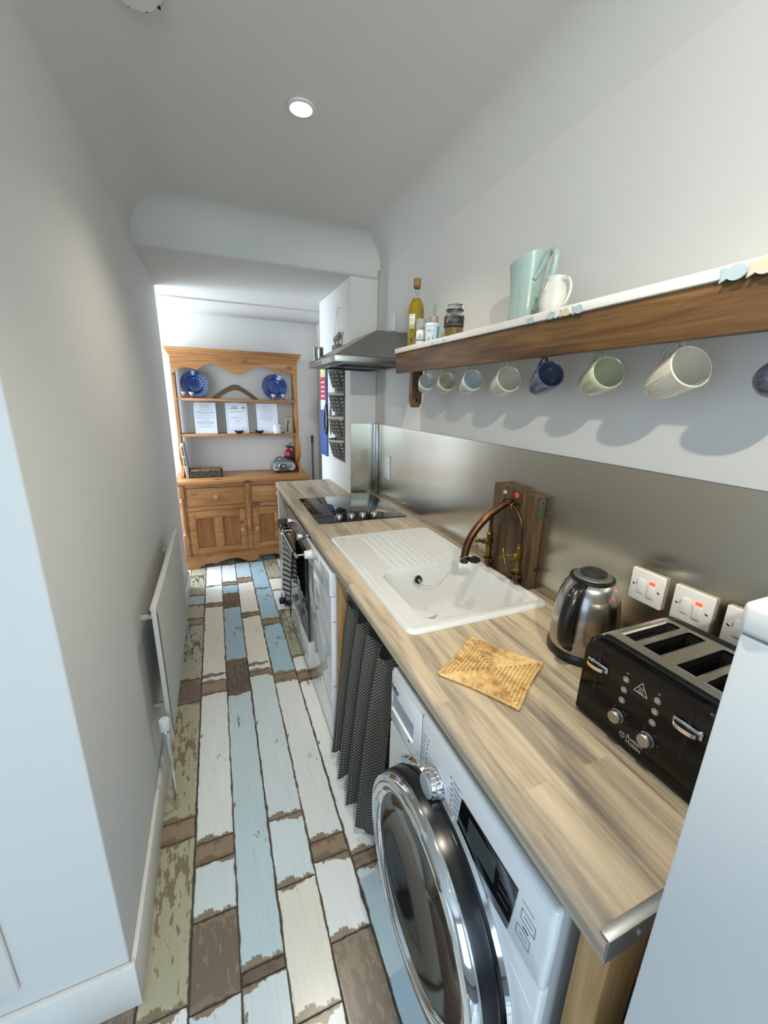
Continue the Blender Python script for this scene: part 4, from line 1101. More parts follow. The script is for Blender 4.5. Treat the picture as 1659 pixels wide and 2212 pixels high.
def wrap_label(parent, r, z0, z1, ang, half, rgb, name='paper_label', lines=True):
    n = 12; mb = MB()
    for rr in (r,):
        vs = [(rr*math.cos(ang-half+2*half*i/n), rr*math.sin(ang-half+2*half*i/n), z) for i in range(n+1) for z in (z0, z1)]
        mb.add(vs, [(i*2, i*2+2, i*2+3, i*2+1) for i in range(n)])
    key = 'label_%d_%d_%d' % rgb
    o = obj(name, mb, MATS.get(key) or plain(key, rgb, 0.5), parent)
    o.modifiers.new('t', 'SOLIDIFY').thickness = 0.0005
    if lines:
        lm = MB(); h = z1-z0
        for fr_, wd in ((0.88, 0.35), (0.66, 0.5), (0.55, 0.4), (0.22, 0.8)):
            z = z0+h*fr_; vs = [((r+0.0007)*math.cos(ang-half*wd+2*half*wd*i/6), (r+0.0007)*math.sin(ang-half*wd+2*half*wd*i/6), zz) for i in range(7) for zz in (z, z+h*0.035)]
            lm.add(vs, [(i*2, i*2+2, i*2+3, i*2+1) for i in range(6)])
        obj('label_print', lm, M_GREYLINE, o)
    return o
bottle()
CA = math.radians(232)   # direction towards the camera
gj = glass('jar_glass', (245, 248, 246))
t = thing('salt_grinder', 'clear grinder of white salt with lettered label beside oil bottle', 'grinder', (0.862, 1.700, ZS))
obj('glass', MB().lathe([(0, 0), (0.021, 0), (0.023, 0.003), (0.023, 0.06), (0.02, 0.068), (0, 0.068)], seg=28), plain('salt_fill', (214, 214, 210), 0.35), t)
obj('grinder_cap', MB().lathe([(0, 0.068), (0.021, 0.068), (0.0235, 0.072), (0.0225, 0.108), (0.020, 0.112), (0, 0.112)], seg=28), plain('clear_cap', (190, 192, 188), 0.15, Transmission_Weight=0.5), t)
lb = wrap_label(t, 0.0236, 0.028, 0.062, CA, 0.75, (216, 220, 222), lines=False)
dq = Vector((math.cos(CA), math.sin(CA), 0)); xd = Vector((-math.sin(CA), math.cos(CA), 0))
text('label_letter', 'S', 0.022, M_BLACKP, t, Vector((0, 0, 0.036))+dq*0.0240-xd*0.006, xd, (0, 0, 1), 0.0004)
obj('label_band', MB().lathe([(0.0239, 0.0), (0.0239, 0.003)], (0, 0, 0.024), seg=28), plain('navy_band', (30, 40, 70), 0.5), t)
t = thing('pepper_grinder', 'dark pepper grinder with clear cap behind the salt grinder', 'grinder', (0.925, 1.710, ZS))
obj('glass', MB().lathe([(0, 0), (0.021, 0), (0.023, 0.003), (0.023, 0.075), (0.02, 0.08), (0, 0.08)], seg=28), plain('peppercorns', (34, 28, 24), 0.3, var=0.5, scale=300), t)
obj('grinder_cap', MB().lathe([(0, 0.08), (0.021, 0.08), (0.023, 0.084), (0.022, 0.128), (0, 0.13)], seg=28), plain('pink_clear_cap', (196, 184, 176), 0.15, Transmission_Weight=0.5), t)
wrap_label(t, 0.0236, 0.02, 0.06, CA, 0.7, (40, 40, 42))
t = thing('salt_tub', 'pale blue lidded salt tub with blue ring mark', 'tub', (0.862, 1.600, ZS))
mtub = plain('tub_blue_white', (200, 212, 218), 0.35)
obj('tub', MB().lathe([(0, 0), (0.024, 0), (0.026, 0.003), (0.030, 0.068), (0.0, 0.068)], seg=32), mtub, t)
obj('lid', MB().lathe([(0, 0.068), (0.0315, 0.068), (0.0315, 0.076), (0.029, 0.080), (0, 0.081)], seg=32), mtub, t)
bl = plain('print_blue', (70, 150, 190), 0.5)
rg = MB().lathe([(0.007, 0), (0.0115, 0), (0.0115, 0.0006), (0.007, 0.0006)], (0.0262*dq.x, 0.0262*dq.y, 0.018), dq, seg=28, closed=True)
obj('ring_mark', rg, bl, t)
text('label_lettering', 'SALT', 0.013, bl, t, Vector((0, 0, 0.046))+dq*0.0295-xd*0.016, xd, (0, 0, 1), 0.0005)
sb_ = MB(); vs = [((0.0262+0.004*z/0.068+0.0005)*math.cos(a), (0.0262+0.004*z/0.068+0.0005)*math.sin(a), z) for a in (CA+0.9, CA+1.15, CA+1.4) for z in (0.004, 0.066)]
sb_.add(vs, [(0, 2, 3, 1), (2, 4, 5, 3)]); obj('blue_panel', sb_, bl, t)
t = thing('coffee_jar', 'glass jar with dark label and amber contents on shelf', 'jar', (0.880, 1.460, ZS))
obj('contents', MB().lathe([(0, 0.004), (0.036, 0.004), (0.0372, 0.01), (0.0372, 0.045), (0, 0.046)], seg=36), plain('amber_contents', (156, 116, 50), 0.4, var=0.35, scale=70), t)
obj('glass', MB().lathe([(0, 0), (0.036, 0), (0.039, 0.004), (0.039, 0.082), (0.035, 0.092), (0.0315, 0.095), (0.0315, 0.100), (0.0295, 0.100), (0.0295, 0.094), (0.034, 0.088), (0.0375, 0.08), (0.0375, 0.005), (0, 0.003)], seg=40), gj, t)
obj('lid', MB().lathe([(0, 0.1005), (0.033, 0.1005), (0.034, 0.104), (0.034, 0.114), (0.031, 0.117), (0.030, 0.126), (0.026, 0.128), (0, 0.128)], seg=36), gj, t)
obj('lid_seal', MB().lathe([(0, 0.0), (0.029, 0.0), (0.029, 0.004), (0, 0.004)], (0, 0, 0.106), seg=28), M_BLACKP, t)
wrap_label(t, 0.0396, 0.044, 0.084, CA, 1.25, (46, 36, 38))
text('label_lettering', 'R', 0.02, plain('gold_print', (190, 150, 80), 0.4), t, Vector((0, 0, 0.058))+Vector((math.cos(CA-0.7), math.sin(CA-0.7), 0))*0.0405, Vector((-math.sin(CA-0.7), math.cos(CA-0.7), 0)), (0, 0, 1), 0.0004)

def teal_jug():
    M = plain('teal_glaze', (166, 186, 178), 0.25, var=0.06, scale=120, bump=0.1)
    t = thing('teal_jug', 'tall pale teal jug with slanted rim and loop handle', 'jug', (0.895, 1.085, ZS))
    H = 0.178; seg = 48
    def ring(rs, z):
        pts = []
        for k in range(seg):
            a = 2*PI*k/seg
            # rim rises towards the handle side (-y) and dips mid, spout at +y
            d = math.cos(a-PI/2)
            r = rs*(1+0.10*max(0, d)**6)
            pts.append((r*0.86*math.cos(a), r*math.sin(a), z(a) if callable(z) else z))
        return pts
    top = lambda a: H+0.010*math.sin(a+PI)-0.006*math.cos(2*a)+0.004*max(0, math.cos(a-PI/2))**8
    lv = [(0.0, 0.0), (0.046, 0.0), (0.049, 0.004), (0.0475, 0.05), (0.049, 0.10), (0.053, 0.145)]
    vs = []
    for r, z in lv: vs += ring(max(r, 1e-4), z)
    vs += ring(0.0575, top); vs += ring(0.0535, lambda a: top(a)-0.001)
    for r, z in ((0.049, 0.14), (0.045, 0.10), (0.043, 0.02), (1e-4, 0.01)): vs += ring(r, z)
    n = len(vs)//seg
    mb = MB().add(vs, [(i*seg+k, i*seg+(k+1) % seg, (i+1)*seg+(k+1) % seg, (i+1)*seg+k) for i in range(n-1) for k in range(seg)])
    obj('body', mb, M, t, smooth=50)
    seam = MB()
    for a in (math.radians(205), math.radians(115)):
        for k in range(16): 
            z = 0.01+k*0.0105; r = 0.0485+0.008*(z/H)**3
            seam.box(-0.0015, 0.0015, -0.002, 0.002, -0.003, 0.003, 0.0008); seam.xf(Matrix.Translation((r*0.87*math.cos(a), r*math.sin(a), z)) @ Matrix.Rotation(a, 4, 'Z'), len(seam.v)-56 if False else seam_start(seam))
    obj('stitched_seam', seam, M, t)
    hp = smooth_path([(-0.012, -0.047, 0.118), (-0.006, -0.060, 0.138), (0.0, -0.080, 0.172), (0.0, -0.098, 0.181), (0.0, -0.110, 0.165), (0.0, -0.104, 0.12), (0.0, -0.078, 0.062), (-0.004, -0.054, 0.035)], 8)
    obj('handle', MB().tube(hp, 0.0065, 12, flat=1.5), M, t, smooth=60)
def seam_start(mb):
    return mb._last
# remember start index of the latest box so it can be moved on its own
_ob = MB.box
def _box(s, *a, **k):
    s._last = len(s.v); return _ob(s, *a, **k)
MB.box = _box
teal_jug()
def white_jug():
    M = plain('cream_glaze', (222, 218, 206), 0.18, var=0.02, Coat_Weight=0.4)
    t = thing('white_jug', 'small glossy white lobed jug in front of the teal one', 'jug', (0.866, 0.935, ZS))
    seg = 60; prof = [(1e-4, 0), (0.022, 0), (0.027, 0.006), (0.034, 0.03), (0.0345, 0.048), (0.030, 0.068), (0.024, 0.082), (0.0235, 0.088), (0.027, 0.096), (0.0255, 0.097), (0.021, 0.088), (0.024, 0.07), (0.03, 0.045), (0.02, 0.01), (1e-4, 0.008)]
    vs = []
    for i, (r, z) in enumerate(prof):
        for k in range(seg):
            a = 2*PI*k/seg; lob = 1+0.045*abs(math.cos(a*3)) if 2 <= i <= 6 else 1+0.03*abs(math.cos(a*3))
            vs.append((r*lob*math.cos(a), r*lob*math.sin(a), z))
    n = len(prof)
    obj('body', MB().add(vs, [(i*seg+k, i*seg+(k+1) % seg, (i+1)*seg+(k+1) % seg, (i+1)*seg+k) for i in range(n-1) for k in range(seg)]), M, t, smooth=60)
    hp = smooth_path([(0.0, -0.025, 0.088), (0.004, -0.043, 0.085), (0.006, -0.050, 0.062), (0.004, -0.043, 0.035), (0, -0.030, 0.022)], 8)
    obj('handle', MB().tube(hp, 0.004, 10), M, t, smooth=60)
white_jug()

# ================================================================== EXTRACTOR HOOD
def hood():
    t = thing('extractor_hood', 'stainless steel pyramid extractor hood over the hob', 'extractor hood', (XW, 2.27, 1.70))
    x0 = -0.445; y0, y1 = -0.29, 0.29
    mb = MB()
    b = [(x0, y0), (0, y0), (0, y1), (x0, y1)]; tp = [(-0.185, y0+0.125), (0, y0+0.125), (0, y1-0.125), (-0.185, y1-0.125)]
    vs = [(x, y, 0.032) for x, y in b]+[(x, y, 0.175) for x, y in tp]
    mb.add(vs, [(0, 1, 5, 4), (1, 2, 6, 5), (2, 3, 7, 6), (3, 0, 4, 7), (4, 5, 6, 7)])
    obj('canopy', mb, M_HOOD, t)
    obj('lip', MB().box(x0, -0.0005, y0, y1, 0.0, 0.031, 0.002), M_HOOD, t)
    for k in range(2):
        ya = y0+0.03+k*0.265
        f_ = obj('grease_filter', MB().box(x0+0.05, -0.06, ya, ya+0.25, -0.0035, -0.0005, 0.001), M_ALU, t)
        sl = MB()
        for j in range(9): sl.box(x0+0.07, -0.08, ya+0.015+j*0.0255, ya+0.02+j*0.0255, -0.0045, -0.0034)
        obj('filter_groove', sl, M_DARK, f_)
    sb2 = MB()
    for k in range(4): sb2.box(x0-0.002, x0+0.0, -0.04+k*0.022, -0.026+k*0.022, 0.010, 0.020)
    obj('switch_button', sb2, M_CHROME, t)
hood()
t = thing('metal_tin', 'small silver tin standing on the extractor hood front corner', 'tin', (0.588, 2.47, 1.7345))
obj('tin_body', MB().lathe([(0, 0), (0.027, 0), (0.028, 0.002), (0.028, 0.066), (0.0, 0.066)], seg=28), M_ALU, t)
obj('tin_lid', MB().lathe([(0, 0.066), (0.029, 0.066), (0.029, 0.076), (0.027, 0.078), (0, 0.078)], seg=28), M_CHROME, t)

# hanging dog ornament and its string
t = thing('hanging_ornament', 'little carved dog on a grey block hanging from two strings', 'ornament', (0.798, 2.80, 1.865))
sg = MB().tube([(0.015, 0.0, 0.235), (0, 0.0, 0.235)], 0.003, 8).tube([(0.0, 0.0, 0.232), (-0.005, 0.062, 0.062)], 0.0013, 6).tube([(0.0, 0.0, 0.232), (-0.005, -0.05, 0.067)], 0.0013, 6).tube([(0.0, 0.0, 0.234), (0.0, 0.018, 0.20)], 0.002, 6)
obj('string', sg, plain('twine', (190, 182, 168), 0.8), t)
fur = plain('carved_wood', (150, 128, 106), 0.7, var=0.3, scale=80)
dg = MB()
dg.tube([(-0.005, 0.055, 0.045), (-0.005, 0.03, 0.050), (-0.005, 0.0, 0.052), (-0.005, -0.03, 0.057), (-0.005, -0.05, 0.068)], [0.012, 0.016, 0.015, 0.017, 0.012], 12)
dg.tube([(-0.005, -0.045, 0.066), (-0.005, -0.062, 0.070), (-0.005, -0.078, 0.066)], [0.012, 0.013, 0.006], 10)
for y in (0.047, 0.035, -0.03, -0.042): dg.tube([(-0.005, y, 0.045), (-0.005, y, 0.012)], [0.007, 0.005], 8)
dg.tube([(-0.005, 0.058, 0.05), (-0.005, 0.072, 0.062)], [0.005, 0.003], 8)
obj('dog_figure', dg, fur, t, smooth=60)
obj('block', MB().box(-0.02, 0.012, -0.045, 0.075, -0.035, 0.011, 0.003), plain('grey_block', (120, 116, 112), 0.7), t)

# fabric pocket organiser on the pier
def organiser():
    t = NT('spotted_grey_fabric')
    mp = t.coord((0.001, 42, 42)); v = t.n('ShaderNodeTexVoronoi', i_Scale=1.0, i_Randomness=0.0); t.l(mp, v.inputs['Vector'])
    c = t.ramp(v.outputs['Distance'], [(0.15, lin((200, 196, 186))), (0.20, lin((92, 88, 82)))])
    t.l(c, t.b.inputs['Base Color']); t.set(Roughness=0.9)
    lace = plain('lace_trim', (212, 204, 186), 0.8, var=0.15, scale=300)
    o_ = thing('pocket_organiser', 'grey spotted fabric organiser with four lace-trimmed hanging pockets', 'wall organiser', (0.8145, 2.80, 1.10))
    obj('backing', MB().box(-0.006, -0.0005, -0.115, 0.12, 0.0, 0.70, 0.002), t.m, o_)
    for k in range(4):
        z0 = 0.025+k*0.158; z1 = z0+0.125
        mb = MB(); n = 16
        def arc(z, d, sp_): return [(-0.006-d*math.sin(PI*i/n)**0.6, -sp_+2*sp_*i/n, z) for i in range(n+1)]
        vs = arc(z0, 0.042, 0.085)+arc(z0+0.02, 0.052, 0.092)+arc(z1-0.02, 0.074, 0.105)+arc(z1, 0.078, 0.108)+arc(z1, 0.073, 0.104)+arc(z0+0.012, 0.04, 0.085)
        m_ = n+1
        mb.add(vs, [(r*m_+i, r*m_+i+1, (r+1)*m_+i+1, (r+1)*m_+i) for r in range(5) for i in range(n)]+[tuple(range(m_))])
        p = obj('pocket', mb, t.m, o_, smooth=50)
        a0 = [(x-0.002, y, z) for x, y, z in arc(z1-0.018, 0.075, 0.106)]; a1 = [(x-0.002, y, z) for x, y, z in arc(z1+0.001, 0.079, 0.108)]
        lm = MB().add(a0+a1, [(i, i+1, m_+i+1, m_+i) for i in range(n)])
        lo = obj('lace_edge', lm, lace, p); lo.modifiers.new('t', 'SOLIDIFY').thickness = 0.001
    return
organiser()
# hanging blue board with notices and a black apron strap, past the organiser
t = thing('notice_board', 'narrow blue board with red and yellow notices behind organiser', 'notice board', (0.814, 3.24, 1.08))
obj('board', MB().box(-0.012, -0.0005, -0.10, 0.10, 0.0, 0.70, 0.002), plain('board_blue', (58, 88, 160), 0.5), t)
obj('notice', MB().box(-0.0145, -0.0125, -0.08, 0.07, 0.44, 0.60, 0.0), plain('notice_red', (206, 50, 58), 0.5), t, label='red notice')
obj('notice', MB().box(-0.0145, -0.0125, -0.08, 0.07, 0.605, 0.67, 0.0), plain('notice_yellow', (214, 206, 120), 0.5), t, label='yellow notice')
obj('notice', MB().box(-0.0145, -0.0125, -0.08, 0.07, 0.36, 0.435, 0.0), plain('notice_white', (222, 224, 226), 0.5), t, label='white notice')
pm = MB()
for k in range(4): pm.box(-0.0155, -0.0146, -0.06, 0.05, 0.46+k*0.034, 0.47+k*0.034)
obj('notice_print', pm, M_TRIM, t)
t = thing('black_bag', 'black fabric bag with loop hanging beside blue board', 'bag', (0.785, 3.08, 1.48))
bg = MB().tube(smooth_path([(0.0, 0.0, 0.0), (-0.01, 0.02, -0.06), (-0.012, 0.02, -0.15), (0, 0.0, -0.21), (0.0, -0.025, -0.15), (0.0, -0.02, -0.06), (0.0, 0.0, 0.0)], 6), 0.009, 8, flat=1.8)
obj('strap', bg, M_BLACKP, t, smooth=60)
obj('hook', MB().tube([(0.029, 0, 0.01), (0.0, 0, 0.0), (-0.008, 0, 0.012)], 0.003, 8), M_CHROME, t)

# broom
t = thing('broom', 'thin dark broom handle leaning in corner right of dresser', 'broom', (0.90, 4.10, 0))
obj('handle', MB().tube([(0.0, 0, 0.06), (0.012, 0.07, 1.08)], 0.011, 12), plain('broom_grey', (96, 98, 104), 0.4), t)
obj('handle_end', MB().tube([(0.012, 0.07, 1.08), (0.013, 0.075, 1.155)], 0.013, 12), plain('broom_navy', (34, 36, 70), 0.4), t)
obj('head', MB().box(-0.045, 0.03, -0.12, 0.10, 0.0, 0.065, 0.012), M_BLACKP, t)

# ================================================================== RADIATOR
def radiator():
    t = thing('radiator', 'white fluted panel radiator on the left wall', 'radiator', (XL, 1.895, 0.275))
    # front face at world x=-0.24 -> local 0.07 ; length -0.46..0.46 ; height 0..0.55
    hy = 0.465; H = 0.55
    M = plain('radiator_white', (206, 204, 196), 0.4, var=0.02)
    mb = MB(); n = 28*6
    prof = []
    for i in range(n+1):
        u = i/n; y = -hy+0.012+(2*hy-0.024)*u; c = math.cos(u*28*2*PI)
        prof.append((0.0655+0.007*max(-0.5, c), y))
    vs = []
    zs = [(0.006, 0.0), (0.022, 1.0), (H-0.03, 1.0), (H-0.012, 0.0)]
    for z, k in zs:
        for x, y in prof: vs.append((0.064+(x-0.064)*k, y, z))
    m_ = n+1
    mb.add(vs, [(r*m_+i, r*m_+i+1, (r+1)*m_+i+1, (r+1)*m_+i) for r in range(3) for i in range(n)])
    mb.box(0.056, 0.064, -hy+0.004, hy-0.004, 0.004, H-0.006)
    obj('fluted_panel', mb, M, t, smooth=60)
    obj('top_grille', MB().box(0.050, 0.0715, -hy, hy, H-0.012, H, 0.003), M, t)
    for s in (-1, 1): obj('side_cover', MB().box(0.054, 0.0695, s*hy-0.004, s*hy+0.004, 0.0, H-0.006, 0.002), M, t)
    for y in (-0.36, 0.36):
        for z in (0.08, 0.46): obj('wall_bracket', MB().box(0.0005, 0.056, y-0.006, y+0.006, z, z+0.014), M, t)
    v = obj('valve', MB().lathe([(0.008, -0.03), (0.008, 0.0), (0.012, 0.002), (0.012, 0.03), (0.009, 0.034), (0.009, 0.04)], (0.055, -hy-0.055, 0.055), seg=20).tube([(0.055, -hy-0.055, 0.07), (0.055, -hy+0.01, 0.07)], 0.008, 12), M_CHROME, t)
    obj('valve_head', MB().lathe([(0, 0.095), (0.0155, 0.095), (0.0175, 0.098), (0.0175, 0.135), (0.016, 0.139), (0, 0.14)], (0.055, -hy-0.055, 0), seg=28), M_WPLAST, v, label='white plastic thermostat head')
    obj('pipe', MB().tube([(0.055, -hy-0.055, 0.03), (0.055, -hy-0.05, -0.273)], 0.0075, 12), M_CHROME, t)
    obj('pipe', MB().tube([(0.055, hy+0.03, 0.05), (0.055, hy+0.03, -0.273)], 0.0075, 12).tube([(0.055, hy+0.03, 0.05), (0.055, hy-0.01, 0.05)], 0.0075, 12), M_CHROME, t)
radiator()

# ================================================================== DRESSER
PX = wood('honey_pine', (136, 86, 44), (166, 114, 64), (184, 134, 82), 'X', 0.4, ring=0.9)
PZ = wood('honey_pine_upright', (132, 84, 42), (162, 110, 62), (180, 130, 78), 'Z', 0.4, ring=0.9)
PKN = wood('pine_knob', (168, 120, 72), (190, 142, 92), (204, 160, 110), 'X', 0.3, knots=False)
PPAN = wood('pine_panel', (116, 68, 30), (146, 92, 48), (166, 112, 62), 'Z', 0.45, ring=1.3)
def dresser():
    t = thing('pine_dresser', 'honey pine dresser with open shelves, drawers and panelled cupboard doors', 'dresser', (0.214, 4.0, 0))
    ox, oy = 0.214, 4.0
    def B(x0, x1, y0, y1, z0, z1, b=0.003, mb=None):
        return (mb or MB()).box(x0-ox, x1-ox, y0-oy, y1-oy, z0, z1, b)
    obj('base_carcass', B(-0.345, 0.772, 3.80, 4.235, 0.115, 0.774), PX, t)
    obj('base_top', B(-0.372, 0.800, 3.757, 4.235, 0.776, 0.811, 0.009), PX, t)
    # front frame around openings
    ff = MB()
    for a in ((-0.345, -0.290, 0.115, 0.774), (0.197, 0.247, 0.115, 0.774), (0.715, 0.772, 0.115, 0.774)): B(a[0], a[1], 3.785, 3.80, a[2], a[3], 0.001, ff)
    for z0, z1 in ((0.745, 0.774), (0.535, 0.575), (0.115, 0.135)):
        B(-0.290, 0.197, 3.785, 3.80, z0, z1, 0.001, ff); B(0.247, 0.715, 3.785, 3.80, z0, z1, 0.001, ff)
    obj('front_frame', ff, PX, t)
    for x0, x1 in ((-0.287, 0.194), (0.250, 0.712)):
        d = obj('drawer', B(x0, x1, 3.782, 3.80, 0.578, 0.742, 0.004), PX, t)
        obj('knob', MB().lathe([(0.008, 0), (0.009, 0.006), (0.018, 0.014), (0.020, 0.022), (0.016, 0.03), (0, 0.033)], ((x0+x1)/2-ox, 3.782-oy, 0.660), (0, -1, 0), seg=24), PKN, d)
    for x0, x1, kx, npan in ((-0.287, 0.194, 0.158, 2), (0.250, 0.712, 0.285, 2)):
        z0, z1 = 0.138, 0.532; mb = MB(); st = 0.055
        xs_ = [(x0, x0+st), (x1-st, x1)]
        for a, b in xs_: B(a, b, 3.782, 3.796, z0, z1, 0.002, mb)
        B((x0+x1)/2-0.035, (x0+x1)/2+0.035, 3.782, 3.796, z0+0.0485, z1-0.0625, 0.002, mb); B(x0+st, x1-st, 3.782, 3.796, z1-0.062, z1, 0.002, mb); B(x0+st, x1-st, 3.782, 3.796, z0, z0+0.048, 0.002, mb)
        d = obj('door', mb, PX, t)
        for a, b in ((x0+st, (x0+x1)/2-0.035), ((x0+x1)/2+0.035, x1-st)):
            obj('door_panel', B(a, b, 3.792, 3.798, z0+0.048, z1-0.062, 0.0), PPAN, d)
        obj('knob', MB().lathe([(0.008, 0), (0.009, 0.006), (0.018, 0.014), (0.020, 0.022), (0.016, 0.03), (0, 0.033)], (kx-ox, 3.782-oy, 0.337), (0, -1, 0), seg=24), PKN, d)
    for x in (0.10, 0.32): obj('latch_bar', B(x, x+0.06, 3.774, 3.785, 0.548, 0.562, 0.004), PX, t)
    # turned half columns
    def column(x, zl, zh, y=3.782):
        pr = [(0.014, 0), (0.019, 0.012), (0.012, 0.022), (0.017, 0.03), (0.012, 0.038), (0.014, 0.07), (0.016, 0.14), (0.0155, 0.2), (0.012, 0.27), (0.011, 0.30), (0.018, 0.312), (0.012, 0.322), (0.017, 0.332), (0.013, 0.342)]
        k = (zh-zl)/0.342
        obj('turned_column', MB().lathe([(r*1.25, h*k) for r, h in pr], (x-ox, y-oy, zl), seg=24), PZ, t, smooth=50)
        return
    for x in (-0.322, 0.748):
        column(x, 0.315, 0.66)
        obj('column_block', B(x-0.02, x+0.02, 3.768, 3.79, 0.118, 0.314, 0.003), PZ, t); obj('column_block', B(x-0.02, x+0.02, 3.768, 3.79, 0.661, 0.773, 0.003), PZ, t)
    column(0.222, 0.345, 0.66); obj('column_block', B(0.204, 0.240, 3.77, 3.79, 0.661, 0.773, 0.003), PZ, t)
    # scalloped plinth
    xs_ = [-0.375, 0.803]; pts = [(-0.375, 0.0), (-0.25, 0.0)]
    for k in range(1, 40):
        u = k/40; x = -0.25+(0.678+0.0)*u
        z = 0.038*min(1, math.sin(min(u, 1-u)*PI*1.6+0.001)*1.4 if min(u, 1-u) < 0.3 else 1.0)
        z = 0.05*min(1, min(u, 1-u)/0.07)**0.6-0.0+0.018*math.sin(u*3*2*PI-PI/2)*(1 if 0.07 < u < 0.93 else 0)
        pts.append((x, max(0, z)))
    pts += [(0.428+0.25, 0.0), (0.803, 0.0), (0.803, 0.118), (-0.375, 0.118)]
    pts = [(-0.375, 0), (-0.245, 0), (-0.225, 0.022), (-0.18, 0.04), (-0.138, 0.043), (-0.112, 0.036), (-0.095, 0.032), (-0.06, 0.045), (0.0, 0.062), (0.08, 0.066), (0.13, 0.05), (0.16, 0.03), (0.190, 0.018), (0.235, 0.018), (0.265, 0.03), (0.30, 0.05), (0.35, 0.066), (0.43, 0.066), (0.49, 0.045), (0.525, 0.032), (0.545, 0.036), (0.57, 0.043), (0.61, 0.04), (0.655, 0.022), (0.675, 0), (0.803, 0), (0.803, 0.118), (-0.375, 0.118)]
    obj('plinth', MB().prism([(x-ox, z) for x, z in pts], 'Y', 3.762-oy, 3.785-oy), PX, t)
    for x0, x1 in ((-0.375, -0.352), (0.78, 0.803)): obj('plinth_side', B(x0, x1, 3.786, 4.235, 0.0, 0.118), PX, t)
    # hutch sides with scrolled foot
    sc = [(4.235, 0.811), (3.925, 0.811), (3.93, 0.835), (3.99, 0.862), (4.045, 0.885), (4.06, 0.905), (4.045, 0.93), (3.99, 0.965), (3.965, 1.01), (3.97, 1.06), (4.005, 1.11), (4.045, 1.15), (4.05, 1.19), (4.05, 1.86), (4.235, 1.86)]
    for x0, x1 in ((-0.322, -0.298), (0.728, 0.752)):
        obj('hutch_side', MB().prism([(y-oy, z) for y, z in sc], 'X', x0-ox, x1-ox), PZ, t)
    obj('hutch_shelf', B(-0.298, 0.728, 4.055, 4.233, 1.478, 1.500, 0.002), PX, t)
    obj('hutch_shelf', B(-0.298, 0.728, 4.055, 4.233, 1.164, 1.186, 0.002), PX, t)
    obj('shelf_rail', B(-0.298, 0.728, 4.222, 4.233, 1.80, 1.86, 0.002), PX, t)
    fz = smooth_path([(-0.320, 0, 1.69), (-0.301, 0, 1.705), (-0.265, 0, 1.737), (-0.219, 0, 1.752), (-0.165, 0, 1.750), (-0.118, 0, 1.740)], 5)+smooth_path([(-0.112, 0, 1.742), (-0.085, 0, 1.758), (-0.045, 0, 1.782), (0.003, 0, 1.792), (0.064, 0, 1.776), (0.129, 0, 1.736), (0.170, 0, 1.718), (0.215, 0, 1.710), (0.26, 0, 1.718), (0.301, 0, 1.736), (0.366, 0, 1.776), (0.427, 0, 1.792), (0.475, 0, 1.782), (0.515, 0, 1.765), (0.542, 0, 1.750)], 5)+smooth_path([(0.548, 0, 1.748), (0.60, 0, 1.760), (0.649, 0, 1.758), (0.70, 0, 1.742), (0.731, 0, 1.712), (0.750, 0, 1.69)], 5)
    poly = [(p[0]-ox, p[2]) for p in fz]+[(0.750-ox, 1.862), (-0.320-ox, 1.862)]
    obj('scalloped_frieze', MB().prism(poly, 'Y', 4.032-oy, 4.050-oy), PX, t)
    cn = MB()
    for z0, z1, e in ((1.848, 1.862, 0.006), (1.862, 1.876, 0.014), (1.876, 1.890, 0.022), (1.890, 1.915, 0.032)):
        B(-0.322-e, 0.752+e, 4.032-e, 4.235, z0, z1, 0.003, cn)
    obj('cornice', cn, PX, t)
dresser()

# ---- things on the dresser
Z1 = 1.5003; Z2 = 1.1863; Z0 = 0.8113
def plate_(x, label):
    t = thing('blue_plate', label, 'plate', (x, 4.152, Z1), (math.radians(-14), 0, 0), group='blue plates on top dresser shelf')
    M = MATS.get('cobalt_glaze') or plain('cobalt_glaze', (30, 62, 128), 0.12, var=0.2, scale=22, Coat_Weight=0.6)
    R = 0.118
    # stands upright: axis -y, centre at height R
    obj('dish', MB().lathe([(0, 0.008), (0.055, 0.008), (0.062, 0.010), (0.080, 0.020), (0.100, 0.024), (R, 0.030), (R, 0.026), (0.100, 0.019), (0.080, 0.014), (0.06, 0.002), (0, 0.0)], (0, 0, R), (0, -1, 0), seg=56), M, t, smooth=50)
    rn = MATS.get('cobalt_dark') or plain('cobalt_dark', (20, 36, 96), 0.15)
    pt = MB()
    for k in range(18):
        a = 2*PI*k/18; pt.disc((0.074*math.cos(a), -0.0185, R+0.074*math.sin(a)), (0, -1, 0), 0.007, 0.001, 0.0002, 10)
    obj('dark_border', pt, rn, t)
plate_(-0.148, 'cobalt blue plate standing at the left end of top dresser shelf')
plate_(0.553, 'cobalt blue plate standing at the right end of top dresser shelf')
M_BOOM = wood('boomerang_wood', (56, 34, 20), (84, 56, 36), (108, 76, 50), 'X', 0.5)
bp = smooth_path([(-0.02, 0, 0.0), (0.04, 0, 0.052), (0.115, 0, 0.100), (0.165, 0, 0.124), (0.195, 0, 0.128), (0.225, 0, 0.122), (0.275, 0, 0.092), (0.335, 0, 0.05), (0.398, 0, 0.0)], 5)
bq = smooth_path([(0.34, 0, 0.0), (0.29, 0, 0.036), (0.235, 0, 0.068), (0.195, 0, 0.078), (0.155, 0, 0.070), (0.10, 0, 0.042), (0.04, 0, 0.0)], 5)
tag(obj('boomerang', MB().prism([(p[0], p[2]) for p in bp]+[(p[0], p[2]) for p in bq], 'Y', -0.006, 0.006), M_BOOM, loc=(-0.0, 4.10, Z1)), 'dark wooden boomerang standing between the two blue plates', 'boomerang')
